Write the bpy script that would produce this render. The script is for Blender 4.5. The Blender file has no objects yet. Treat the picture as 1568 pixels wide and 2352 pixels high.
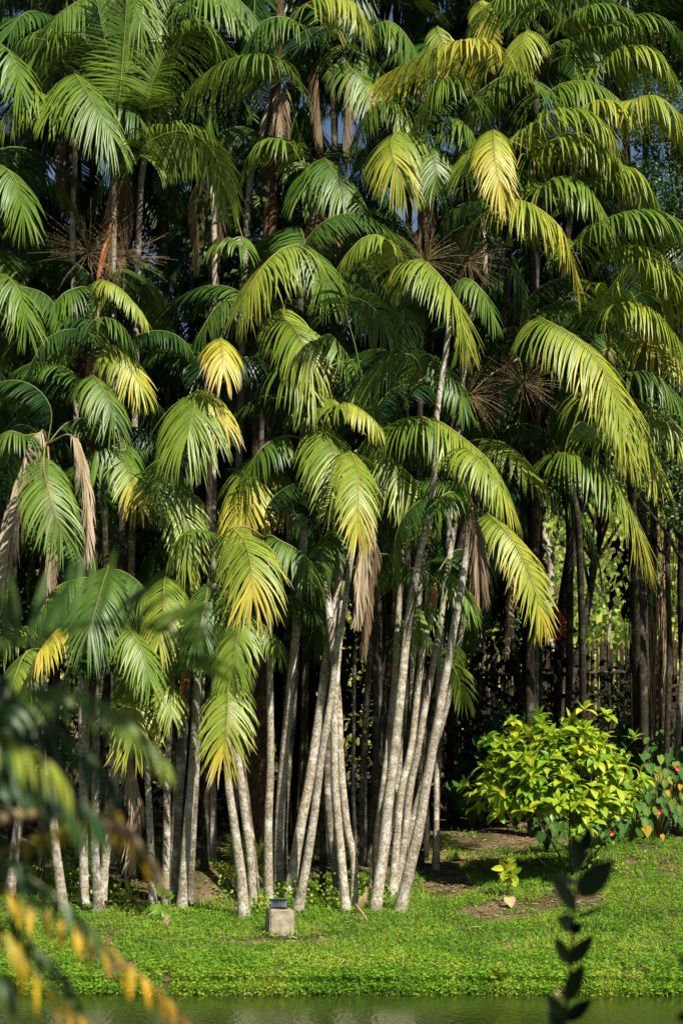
import bpy, math, random
import numpy as np
from mathutils import Vector, Matrix, Quaternion, noise as mnoise
R = math.radians
rng = random.Random(11)
npr = np.random.RandomState(5)
C = bpy.context.scene.collection
scene = bpy.context.scene

# ------------------------------------------------------------------ camera
CAM = Vector((0, 0, 2.1)); PITCH = R(6.04); FPX = 4704.0
cam = bpy.data.cameras.new('camera'); co = bpy.data.objects.new('camera', cam); C.objects.link(co)
cam.sensor_fit = 'VERTICAL'; cam.sensor_height = 36; cam.sensor_width = 24; cam.lens = 72
cam.clip_start = 0.1; cam.clip_end = 1500
co.location = CAM; co.rotation_euler = (R(90) + PITCH, 0, 0)
cam.dof.use_dof = True; cam.dof.focus_distance = 19.8; cam.dof.aperture_fstop = 3.8
scene.camera = co
# ------------------------------------------------------------------ world, sun, exposure
SUN_EL, SUN_AZ = R(46), R(36)          # azimuth measured from behind the camera towards the right
sun_dir = Vector((math.sin(SUN_AZ) * math.cos(SUN_EL), -math.cos(SUN_AZ) * math.cos(SUN_EL), math.sin(SUN_EL)))
w = bpy.data.worlds.new('World'); scene.world = w; w.use_nodes = True
nt = w.node_tree; nt.nodes.clear()
sky = nt.nodes.new('ShaderNodeTexSky'); sky.sky_type = 'NISHITA'; sky.sun_disc = False; sky.air_density = 0.8; sky.dust_density = 0.2
sky.sun_elevation = SUN_EL; sky.sun_rotation = math.atan2(sun_dir.x, sun_dir.y)
bg = nt.nodes.new('ShaderNodeBackground'); bg.inputs['Strength'].default_value = 0.05
wo = nt.nodes.new('ShaderNodeOutputWorld')
nt.links.new(sky.outputs[0], bg.inputs[0]); nt.links.new(bg.outputs[0], wo.inputs[0])
sl = bpy.data.lights.new('sun', 'SUN'); sl.energy = 5.0; sl.angle = R(0.5); sl.color = (1, 0.94, 0.83)
so = bpy.data.objects.new('sun', sl); C.objects.link(so); so.rotation_euler = sun_dir.to_track_quat('Z', 'Y').to_euler()
so.location = (10, -10, 20)
scene.view_settings.view_transform = 'Standard'; scene.view_settings.look = 'None'
scene.view_settings.exposure = 0.58; scene.view_settings.gamma = 1.0

# ------------------------------------------------------------------ helpers
def P(x, y, Y):
    """point seen at (x, y) of a 1568 x 2352 picture, at world depth Y"""
    f = Vector((0, math.cos(PITCH), math.sin(PITCH))); u = Vector((0, -math.sin(PITCH), math.cos(PITCH)))
    d = f + Vector((1, 0, 0)) * ((x - 784) / FPX) + u * ((1176 - y) / FPX)
    return CAM + d * (Y / d.y)
def mpp(Y): return Y / FPX                       # metres per picture pixel at depth Y

def sm(a, b, t):
    t = max(0.0, min(1.0, (t - a) / (b - a))); return t * t * (3 - 2 * t)
def edge_y(x): return 16.55 + 0.10 * mnoise.noise(Vector((x * 0.6, 3.1, 0))) + 0.05 * mnoise.noise(Vector((x * 2.7, 1.1, 0)))
PROF = [(-400, 3), (-30, 1.2), (-4, 0.5), (1.6, 0.42), (2.4, -0.5), (15.9, -0.5), (16.45, -0.12), (16.58, 0.03), (16.9, 0.10), (17.4, 0.145), (18, 0.18), (20, 0.33),
        (21.5, 0.47), (23, 0.66), (26, 0.96), (31, 1.05), (38, 1.4), (48, 4.2), (75, 14), (110, 24), (400, 60)]
def ground_z(x, y):
    yy = y - (edge_y(x) - 16.55) if 10 < y < 30 else y
    for i in range(len(PROF) - 1):
        if yy <= PROF[i + 1][0]:
            a, b = PROF[i], PROF[i + 1]; z = a[1] + (b[1] - a[1]) * (yy - a[0]) / (b[0] - a[0]); break
    else: z = PROF[-1][1]
    if y > 16.6:
        k = min(1, (y - 16.6) / 1.5)
        z += k * (0.035 * mnoise.noise(Vector((x * 0.8, y * 0.8, 0))) + 0.02 * mnoise.noise(Vector((x * 2.9, y * 2.9, 5))))
        z += 0.16 * sm(1.0, 3.2, x) * sm(17, 21, y)
        z += 0.32 * math.exp(-((x + 1.32) / 0.34) ** 2 - ((y - 21.1) / 0.4) ** 2)     # earth mound between the trunks
        if y > 36: z += 2.5 * mnoise.noise(Vector((x * 0.04, y * 0.04, 7))) * min(1, (y - 36) / 15)
    return z
def on_ground(x, y):
    """world point where the view ray through picture (x, y) meets the far bank"""
    Y = 16.6
    while Y < 34:
        p = P(x, y, Y)
        if p.z <= ground_z(p.x, p.y): return p
        Y += 0.05
    return p

class MB:
    def __init__(s): s.v = []; s.f = []; s.t = []; s.m = []
    def vert(s, p, t=0.0): s.v.append((p[0], p[1], p[2])); s.t.append(t); return len(s.v) - 1
    def face(s, f, m=0): s.f.append(f); s.m.append(m)
    def tube(s, pts, rad, n=6, t=0.0, m=0, cap=True):
        up = Vector((0.13, 0.97, 0.2)); rings = []
        for i, p in enumerate(pts):
            T = (pts[min(i + 1, len(pts) - 1)] - pts[max(i - 1, 0)])
            if T.length < 1e-6: T = Vector((0, 0, 1))
            T.normalize(); A = T.cross(up); A = A.normalized() if A.length > .05 else T.cross(Vector((1, 0, 0))).normalized(); B = T.cross(A)
            r = rad[i] if isinstance(rad, (list, tuple)) else rad
            rings.append([s.vert(p + (A * math.cos(2 * math.pi * k / n) + B * math.sin(2 * math.pi * k / n)) * r, t[i] if isinstance(t, list) else t) for k in range(n)])
        for a, b in zip(rings, rings[1:]):
            for k in range(n): s.face((a[k], a[(k + 1) % n], b[(k + 1) % n], b[k]), m)
        if cap: s.face(tuple(rings[0][::-1]), m); s.face(tuple(rings[-1]), m)
    def box(s, c, size, m=0, t=0.0, rot=None, bevel=0):
        hx, hy, hz = size[0] / 2, size[1] / 2, size[2] / 2
        q = [Vector((x, y, z)) for z in (-hz, hz) for x, y in ((-hx, -hy), (hx, -hy), (hx, hy), (-hx, hy))]
        if rot: q = [rot @ a for a in q]
        i = [s.vert(a + Vector(c), t) for a in q]
        for f in ((0, 3, 2, 1), (4, 5, 6, 7), (0, 1, 5, 4), (1, 2, 6, 5), (2, 3, 7, 6), (3, 0, 4, 7)): s.face(tuple(i[k] for k in f), m)
    def mesh(s, name, mats, origin=(0, 0, 0), smooth=True):
        me = bpy.data.meshes.new(name)
        v = np.array(s.v, dtype=np.float64).reshape(-1, 3) - np.array(origin)
        me.from_pydata(v.tolist(), [], s.f)
        at = me.attributes.new('tint', 'FLOAT', 'POINT'); at.data.foreach_set('value', np.array(s.t, dtype=np.float32))
        for m in mats: me.materials.append(m)
        me.polygons.foreach_set('material_index', s.m)
        me.polygons.foreach_set('use_smooth', [smooth] * len(me.polygons)); me.update()
        return me
def link(name, me, parent=None, loc=(0, 0, 0)):
    o = bpy.data.objects.new(name, me); C.objects.link(o); o.location = loc
    if parent: o.parent = parent
    return o
def tag(o, label=None, cat=None, group=None, kind=None):
    if label: o['label'] = label
    if cat: o['category'] = cat
    if group: o['group'] = group
    if kind: o['kind'] = kind
    return o
def thing(name, loc, label, cat, group=None):
    o = bpy.data.objects.new(name, None); C.objects.link(o); o.location = loc; o.empty_display_size = .2
    return tag(o, label, cat, group)
def part(name, mb, mats, root, smooth=True):
    return link(name, mb.mesh(name, mats, root.location, smooth), root)

# ------------------------------------------------------------------ materials
def new_mat(name):
    m = bpy.data.materials.new(name); m.use_nodes = True; t = m.node_tree; t.nodes.clear()
    out = t.nodes.new('ShaderNodeOutputMaterial'); b = t.nodes.new('ShaderNodeBsdfPrincipled'); t.links.new(b.outputs[0], out.inputs[0])
    return m, t, b, out
def N(t, kind, **kw):
    n = t.nodes.new(kind)
    for k, v in kw.items():
        if k in n.inputs: n.inputs[k].default_value = v
        else: setattr(n, k, v)
    return n
def ramp(t, stops):
    r = t.nodes.new('ShaderNodeValToRGB'); e = r.color_ramp.elements
    while len(e) > len(stops): e.remove(e[-1])
    while len(e) < len(stops): e.new(0.5)
    for q, (p, c) in zip(e, stops): q.position = p; q.color = (c[0], c[1], c[2], 1)
    return r
def leaf_mat(name, stops, rough=0.42, trans=0.25, spec=0.5, nscale=25, coat=0):
    m, t, b, out = new_mat(name)
    a = N(t, 'ShaderNodeAttribute', attribute_name='tint')
    tc = N(t, 'ShaderNodeTexCoord'); no = N(t, 'ShaderNodeTexNoise', Scale=nscale, Detail=3.0); t.links.new(tc.outputs['Object'], no.inputs['Vector'])
    ma = N(t, 'ShaderNodeMath', operation='MULTIPLY_ADD'); t.links.new(no.outputs['Fac'], ma.inputs[0]); ma.inputs[1].default_value = 0.16
    sb = N(t, 'ShaderNodeMath', operation='SUBTRACT'); t.links.new(a.outputs['Fac'], sb.inputs[0]); sb.inputs[1].default_value = 0.08
    t.links.new(sb.outputs[0], ma.inputs[2])
    r = ramp(t, stops); t.links.new(ma.outputs[0], r.inputs[0]); t.links.new(r.outputs[0], b.inputs['Base Color'])
    b.inputs['Roughness'].default_value = rough; b.inputs['Specular IOR Level'].default_value = spec
    tr = N(t, 'ShaderNodeBsdfTranslucent'); t.links.new(r.outputs[0], tr.inputs[0])
    mx = N(t, 'ShaderNodeMixShader'); mx.inputs[0].default_value = trans
    t.links.new(b.outputs[0], mx.inputs[1]); t.links.new(tr.outputs[0], mx.inputs[2]); t.links.new(mx.outputs[0], out.inputs[0])
    return m
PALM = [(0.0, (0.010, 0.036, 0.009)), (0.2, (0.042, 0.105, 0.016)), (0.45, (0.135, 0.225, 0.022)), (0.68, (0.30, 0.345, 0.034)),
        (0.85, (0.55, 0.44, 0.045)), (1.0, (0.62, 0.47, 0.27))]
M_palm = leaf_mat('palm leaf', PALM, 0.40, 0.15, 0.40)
M_dead = leaf_mat('dead palm leaf', [(0, (0.07, 0.04, 0.02)), (0.5, (0.22, 0.145, 0.08)), (1, (0.50, 0.40, 0.27))], 0.7, 0.1, 0.2)
M_rachis = leaf_mat('palm rachis', [(0, (0.10, 0.14, 0.02)), (0.6, (0.38, 0.30, 0.05)), (1, (0.40, 0.28, 0.12))], 0.5, 0.0)
M_bush = leaf_mat('bush leaf', [(0, (0.05, 0.14, 0.012)), (0.5, (0.20, 0.37, 0.018)), (1, (0.56, 0.58, 0.035))], 0.4, 0.3, 0.45)
M_anth = leaf_mat('heart leaf', [(0, (0.022, 0.070, 0.010)), (0.5, (0.06, 0.155, 0.02)), (0.75, (0.22, 0.26, 0.03)), (1, (0.50, 0.26, 0.015))], 0.5, 0.15, 0.12)
M_broad = leaf_mat('broad tree leaf', [(0, (0.018, 0.05, 0.012)), (0.6, (0.05, 0.12, 0.02)), (1, (0.12, 0.22, 0.03))], 0.38, 0.2, 0.5, nscale=3)
M_dark = leaf_mat('leaf darkened for shade', [(0, (0.003, 0.007, 0.004)), (1, (0.010, 0.018, 0.008))], 0.7, 0.02, 0.02)  # near-black base colour stands in for leaves lying in shade
M_grass = leaf_mat('ground cover leaf', [(0, (0.045, 0.11, 0.010)), (0.4, (0.135, 0.31, 0.018)), (0.75, (0.26, 0.45, 0.03)), (1, (0.42, 0.40, 0.07))], 0.5, 0.3, 0.3)
M_hill = leaf_mat('hillside leaf', [(0, (0.05, 0.10, 0.02)), (0.6, (0.21, 0.34, 0.05)), (1, (0.50, 0.50, 0.10))], 0.5, 0.25, 0.3, nscale=0.4)
M_straw = leaf_mat('dry straw', [(0, (0.20, 0.13, 0.07)), (1, (0.50, 0.38, 0.20))], 0.8, 0.1, 0.1)

def simple(name, col, rough=0.6, spec=0.4, metal=0):
    m, t, b, o = new_mat(name); tc = N(t, 'ShaderNodeTexCoord'); no = N(t, 'ShaderNodeTexNoise', Scale=14.0, Detail=5.0)
    t.links.new(tc.outputs['Object'], no.inputs['Vector'])
    r = ramp(t, [(0.3, [c * 0.65 for c in col]), (0.7, [min(1, c * 1.25) for c in col])]); t.links.new(no.outputs['Fac'], r.inputs[0])
    t.links.new(r.outputs[0], b.inputs['Base Color']); b.inputs['Roughness'].default_value = rough
    b.inputs['Specular IOR Level'].default_value = spec; b.inputs['Metallic'].default_value = metal; return m
M_red = simple('red petal', (0.65, 0.03, 0.02), 0.35); M_orange = simple('orange petal', (0.75, 0.16, 0.03), 0.4)
M_white = simple('white petal', (0.75, 0.68, 0.6), 0.4)
M_spathe = simple('rust brown spathe', (0.42, 0.15, 0.04), 0.6)
M_twig = simple('dry twig', (0.30, 0.21, 0.10), 0.8); M_lampg = simple('weathered grey metal', (0.20, 0.22, 0.24), 0.45, 0.5, 0.5)
M_black = simple('black rubber', (0.02, 0.02, 0.022), 0.5); M_glass = simple('lamp glass', (0.10, 0.12, 0.15), 0.15, 0.8)
M_board = simple('weathered board', (0.30, 0.17, 0.08), 0.8); M_stem = simple('green stem', (0.10, 0.13, 0.04), 0.6)
M_fruit = simple('red orange fruit stalk', (0.70, 0.12, 0.03), 0.5)

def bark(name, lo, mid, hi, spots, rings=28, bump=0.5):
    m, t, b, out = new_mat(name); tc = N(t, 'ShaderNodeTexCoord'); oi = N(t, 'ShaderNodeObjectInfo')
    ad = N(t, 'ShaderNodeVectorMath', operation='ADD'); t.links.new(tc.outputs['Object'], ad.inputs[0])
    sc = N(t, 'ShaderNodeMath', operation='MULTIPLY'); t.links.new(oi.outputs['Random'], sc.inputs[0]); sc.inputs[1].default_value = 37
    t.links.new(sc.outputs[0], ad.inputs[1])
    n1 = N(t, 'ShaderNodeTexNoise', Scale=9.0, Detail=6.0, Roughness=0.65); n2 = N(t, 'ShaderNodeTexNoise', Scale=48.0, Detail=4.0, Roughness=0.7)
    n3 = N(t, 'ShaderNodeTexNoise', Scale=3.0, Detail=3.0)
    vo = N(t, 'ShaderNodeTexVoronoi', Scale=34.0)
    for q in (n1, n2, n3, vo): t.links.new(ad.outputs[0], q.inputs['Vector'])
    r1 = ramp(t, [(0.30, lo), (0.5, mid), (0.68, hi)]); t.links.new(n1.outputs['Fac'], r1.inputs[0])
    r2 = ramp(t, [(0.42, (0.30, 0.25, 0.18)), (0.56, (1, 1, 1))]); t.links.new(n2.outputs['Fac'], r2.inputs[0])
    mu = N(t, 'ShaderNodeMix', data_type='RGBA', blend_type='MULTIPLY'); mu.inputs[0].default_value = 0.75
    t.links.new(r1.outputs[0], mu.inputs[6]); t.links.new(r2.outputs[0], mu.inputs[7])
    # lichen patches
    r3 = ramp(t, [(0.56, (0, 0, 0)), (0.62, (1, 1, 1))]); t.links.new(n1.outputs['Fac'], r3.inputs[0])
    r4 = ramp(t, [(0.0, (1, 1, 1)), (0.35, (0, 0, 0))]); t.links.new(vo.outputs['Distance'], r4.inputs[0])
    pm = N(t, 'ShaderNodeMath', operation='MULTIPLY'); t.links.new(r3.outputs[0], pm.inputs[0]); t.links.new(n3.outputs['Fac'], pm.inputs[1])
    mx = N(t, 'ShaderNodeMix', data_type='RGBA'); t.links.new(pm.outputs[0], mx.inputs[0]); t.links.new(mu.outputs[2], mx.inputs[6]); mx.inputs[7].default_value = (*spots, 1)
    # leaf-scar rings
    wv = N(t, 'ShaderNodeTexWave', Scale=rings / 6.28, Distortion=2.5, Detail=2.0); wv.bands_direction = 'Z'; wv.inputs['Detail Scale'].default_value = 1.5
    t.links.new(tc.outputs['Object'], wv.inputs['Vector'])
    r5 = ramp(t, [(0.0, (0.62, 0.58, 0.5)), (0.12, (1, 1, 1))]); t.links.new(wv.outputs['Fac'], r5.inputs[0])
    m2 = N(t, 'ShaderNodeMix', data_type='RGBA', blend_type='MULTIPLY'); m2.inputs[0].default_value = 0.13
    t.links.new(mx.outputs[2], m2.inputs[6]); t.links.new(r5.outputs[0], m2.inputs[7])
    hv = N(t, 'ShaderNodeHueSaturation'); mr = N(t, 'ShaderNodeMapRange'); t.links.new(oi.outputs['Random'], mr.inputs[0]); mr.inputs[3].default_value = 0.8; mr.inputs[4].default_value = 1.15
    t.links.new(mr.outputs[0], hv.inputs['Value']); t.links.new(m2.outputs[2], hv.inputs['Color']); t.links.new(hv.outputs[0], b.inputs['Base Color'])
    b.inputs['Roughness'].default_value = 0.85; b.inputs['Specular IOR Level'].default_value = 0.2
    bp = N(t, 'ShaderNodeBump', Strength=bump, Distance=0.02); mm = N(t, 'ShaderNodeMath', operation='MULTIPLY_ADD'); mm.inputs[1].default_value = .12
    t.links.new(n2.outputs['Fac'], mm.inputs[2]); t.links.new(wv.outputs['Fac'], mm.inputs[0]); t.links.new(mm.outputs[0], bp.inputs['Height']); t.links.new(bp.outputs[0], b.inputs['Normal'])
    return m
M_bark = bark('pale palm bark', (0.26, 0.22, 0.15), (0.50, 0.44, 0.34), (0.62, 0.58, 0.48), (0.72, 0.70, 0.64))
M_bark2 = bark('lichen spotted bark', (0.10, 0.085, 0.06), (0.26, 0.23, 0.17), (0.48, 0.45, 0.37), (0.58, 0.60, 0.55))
M_barkd = bark('dark bark deepened for shade', (0.022, 0.018, 0.011), (0.055, 0.045, 0.028), (0.11, 0.10, 0.065), (0.15, 0.17, 0.12))  # dark bark, colours lowered further to imitate grove shade on rear trunks
M_barkr = bark('reddish fibrous bark', (0.06, 0.03, 0.018), (0.13, 0.075, 0.045), (0.24, 0.15, 0.09), (0.2, 0.16, 0.1), rings=3, bump=1.0)
M_shaft = leaf_mat('palm crownshaft', [(0, (0.07, 0.12, 0.02)), (0.5, (0.20, 0.20, 0.04)), (1, (0.36, 0.17, 0.05))], 0.45, 0.0)

# ------------------------------------------------------------------ ground sheet, water, sky side things
def axis(fine0, fine1, step, far0, far1):
    a = [fine0]; s = step
    while a[0] > far0: s *= 1.25; a.insert(0, max(far0, a[0] - s))
    b = list(np.arange(fine0 + step, fine1, step)); a += b; s = step
    while a[-1] < far1: s *= 1.25; a.append(min(far1, a[-1] + s))
    return a
gx = axis(-6, 6, 0.09, -350, 350); gy = axis(16.2, 25, 0.09, -300, 420)
gv = []
for yy in gy:
    for xx in gx: gv.append((xx, yy, ground_z(xx, yy)))
nx = len(gx)
gf = [(j * nx + i, j * nx + i + 1, (j + 1) * nx + i + 1, (j + 1) * nx + i) for j in range(len(gy) - 1) for i in range(nx - 1)]
me = bpy.data.meshes.new('ground'); me.from_pydata(gv, [], gf); me.polygons.foreach_set('use_smooth', [True] * len(gf))
m, t, b, out = new_mat('ground soil')
tc = N(t, 'ShaderNodeTexCoord'); n1 = N(t, 'ShaderNodeTexNoise', Scale=2.2, Detail=8.0, Roughness=0.7); n2 = N(t, 'ShaderNodeTexNoise', Scale=30.0, Detail=6.0, Roughness=0.75)
for q in (n1, n2): t.links.new(tc.outputs['Object'], q.inputs['Vector'])
r1 = ramp(t, [(0.3, (0.10, 0.065, 0.035)), (0.55, (0.30, 0.20, 0.115)), (0.75, (0.48, 0.35, 0.21))]); t.links.new(n2.outputs['Fac'], r1.inputs[0])
r2 = ramp(t, [(0.42, (1, 1, 1)), (0.6, (0, 0, 0))]); t.links.new(n1.outputs['Fac'], r2.inputs[0])
mx = N(t, 'ShaderNodeMix', data_type='RGBA'); t.links.new(r2.outputs[0], mx.inputs[0]); t.links.new(r1.outputs[0], mx.inputs[6]); mx.inputs[7].default_value = (0.075, 0.085, 0.022, 1)
t.links.new(mx.outputs[2], b.inputs['Base Color']); b.inputs['Roughness'].default_value = 0.95; b.inputs['Specular IOR Level'].default_value = 0.1
bp = N(t, 'ShaderNodeBump', Strength=0.8, Distance=0.04); t.links.new(n2.outputs['Fac'], bp.inputs['Height']); t.links.new(bp.outputs[0], b.inputs['Normal'])
me.materials.append(m); tag(link('ground', me), kind='structure', label='grassy earth bank and hillside')
# pond water
m, t, b, out = new_mat('pond water')
tc = N(t, 'ShaderNodeTexCoord'); mp = N(t, 'ShaderNodeMapping'); mp.inputs['Scale'].default_value = (1, 0.35, 1); t.links.new(tc.outputs['Object'], mp.inputs[0])
n1 = N(t, 'ShaderNodeTexNoise', Scale=22.0, Detail=4.0); t.links.new(mp.outputs[0], n1.inputs['Vector'])
n2 = N(t, 'ShaderNodeTexNoise', Scale=60.0, Detail=4.0); t.links.new(tc.outputs['Object'], n2.inputs['Vector'])
rr = ramp(t, [(0.45, (0.020, 0.030, 0.006)), (0.64, (0.07, 0.095, 0.018))]); t.links.new(n2.outputs['Fac'], rr.inputs[0]); t.links.new(rr.outputs[0], b.inputs['Base Color'])
b.inputs['Roughness'].default_value = 0.07; b.inputs['IOR'].default_value = 1.33
bp = N(t, 'ShaderNodeBump', Strength=0.18, Distance=0.03); t.links.new(n1.outputs['Fac'], bp.inputs['Height']); t.links.new(bp.outputs[0], b.inputs['Normal'])
me = bpy.data.meshes.new('pond'); me.from_pydata([(-300, 1.5, 0), (300, 1.5, 0), (300, 17.2, 0), (-300, 17.2, 0)], [], [(0, 1, 2, 3)]); me.materials.append(m)
tag(link('water', me), kind='structure', label='dark green pond water in front of the bank')

# ------------------------------------------------------------------ ground cover (uncountable)
DIRT = [(1010, 2045, 70, 30), (1235, 2080, 130, 16), (1310, 2062, 60, 25), (1075, 2100, 60, 12), (650, 2165, 120, 10), (300, 2060, 70, 25), (1040, 2010, 60, 10),
        (480, 2030, 80, 45), (1150, 1930, 90, 25), (1180, 2110, 60, 8), (230, 2190, 40, 30), (270, 2230, 50, 25)]
DW = []
for (x, y, a, bb) in DIRT:
    c = on_ground(x, y); top = on_ground(x, y - bb); DW.append((c.x, c.y, a * mpp(c.y), max(0.12, top.y - c.y)))
def bare(x, y):
    s = 0.0
    for (cx, cy, rx, ry) in DW: s = max(s, 1.4 - math.sqrt(((x - cx) / rx) ** 2 + ((y - cy) / ry) ** 2))
    n = mnoise.noise(Vector((x * 3.1, y * 2.4, 2))) * 0.5 + mnoise.noise(Vector((x * 9, y * 7, 9))) * 0.35
    s = s * .85 + n * 1.5
    s += 0.9 * sm(20.6, 22.6, y) * (1 - 0.7 * sm(.5, 1.8, x)) * (0.75 + n)
    return s + .12
def ground_cover(name, n, kind, x0, x1, y0, y1, mat, label, thresh=0.45):
    V = []; F = []; T = []
    for i in range(n):
        x = npr.uniform(x0, x1); y = y0 + (y1 - y0) * npr.rand() ** 1.25
        if i % 9 == 0: y = edge_y(x) + abs(npr.normal(0, .16)) - .02
        if y < edge_y(x) - 0.03: continue
        if bare(x, y) > thresh - .12 + 0.35 * npr.rand(): continue
        z = ground_z(x, y); a = npr.rand() * 6.283
        patch = mnoise.noise(Vector((x * 1.3, y * 1.3, 4))) * 0.35 + mnoise.noise(Vector((x * 5, y * 5, 1))) * 0.25
        nearb = 1 - sm(16.6, 18.3, y)
        tn = 0.60 + patch + npr.normal(0, 0.11) + 0.06 * nearb + (0.35 if npr.rand() < 0.015 else 0)
        if kind == 'leaf':
            s = npr.uniform(0.008, 0.017) * (1.0 + 0.2 * nearb); h = npr.rand() ** 0.7 * (0.035 + 0.05 * nearb + 0.03 * max(0, patch))
            if y < edge_y(x) + 0.12: h = npr.uniform(-0.12, 0.05); y -= 0.03
            c = np.array((x, y, z + h + 0.004)); d = np.array((math.cos(a), math.sin(a), npr.uniform(-.5, .5))) * s
            e = np.array((-math.sin(a), math.cos(a), npr.uniform(-.6, .6))) * s * 0.62
            k = len(V); V += [c - d, c + e, c + d, c - e]; F.append((k, k + 1, k + 2, k + 3)); T += [tn] * 4
        else:
            h = npr.uniform(0.03, 0.085) * (1 + 2.2 * max(0, patch - .05)) * (1.5 if npr.rand() < .1 else 1); l = npr.normal(0, 0.45, 2) * h
            wd = np.array((math.cos(a), math.sin(a), 0)) * 0.0035; c = np.array((x, y, z - 0.005)); mid = c + np.array((l[0] * .35, l[1] * .35, h * .6)); tip = c + np.array((l[0], l[1], h))
            k = len(V); V += [c - wd, c + wd, mid + wd * .8, tip, mid - wd * .8]; F += [(k, k + 1, k + 2, k + 4), (k + 4, k + 2, k + 3)]; T += [tn - .1] * 5
    me = bpy.data.meshes.new(name); me.from_pydata([tuple(v) for v in V], [], F)
    at = me.attributes.new('tint', 'FLOAT', 'POINT'); at.data.foreach_set('value', np.array(T, dtype=np.float32)); me.materials.append(mat)
    return tag(link(name, me), label=label, cat='grass', kind='stuff')
ground_cover('clover', 225000, 'leaf', -4.2, 4.2, 16.4, 24.5, M_grass, 'low leafy green ground cover on the sunny bank')
ground_cover('grass', 60000, 'blade', -4.2, 4.2, 16.5, 24.5, M_grass, 'short green grass blades growing through the bank cover')
# leaf litter on shaded soil
mb = MB()
for i in range(17000):
    x = rng.uniform(-4.2, 4.6); y = rng.uniform(18.6, 27)
    if bare(x, y) < 0.2: continue
    z = ground_z(x, y) + 0.006 + rng.random() * 0.015; a = rng.random() * 6.28; s = rng.uniform(.012, .045); d = Vector((math.cos(a), math.sin(a), rng.uniform(-.3, .3))) * s
    e = Vector((-math.sin(a), math.cos(a), rng.uniform(-.3, .3))) * s * rng.uniform(.15, .5); c = Vector((x, y, z)); tn = rng.random()
    mb.face(tuple(mb.vert(q, tn) for q in (c - d, c + e, c + d, c - e)))
tag(link('leaf_litter', mb.mesh('leaf_litter', [M_straw])), 'dry brown leaf litter scattered under the palms', 'leaf litter', kind='stuff')

# ------------------------------------------------------------------ fronds
def catmull(pts, n):
    q = [pts[0] * 2 - pts[1]] + list(pts) + [pts[-1] * 2 - pts[-2]]; dense = []
    for i in range(1, len(q) - 2):
        for k in range(12):
            t = k / 12; a, b_, c, d = q[i - 1], q[i], q[i + 1], q[i + 2]
            dense.append(0.5 * ((2 * b_) + (c - a) * t + (2 * a - 5 * b_ + 4 * c - d) * t * t + (3 * b_ - a - 3 * c + d) * t ** 3))
    dense.append(pts[-1].copy()); L = [0]
    for a, b_ in zip(dense, dense[1:]): L.append(L[-1] + (b_ - a).length)
    out = []; j = 0
    for i in range(n):
        s = L[-1] * i / (n - 1)
        while j < len(L) - 2 and L[j + 1] < s: j += 1
        out.append(dense[j].lerp(dense[j + 1], (s - L[j]) / max(1e-9, L[j + 1] - L[j])))
    return out, L[-1]

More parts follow.
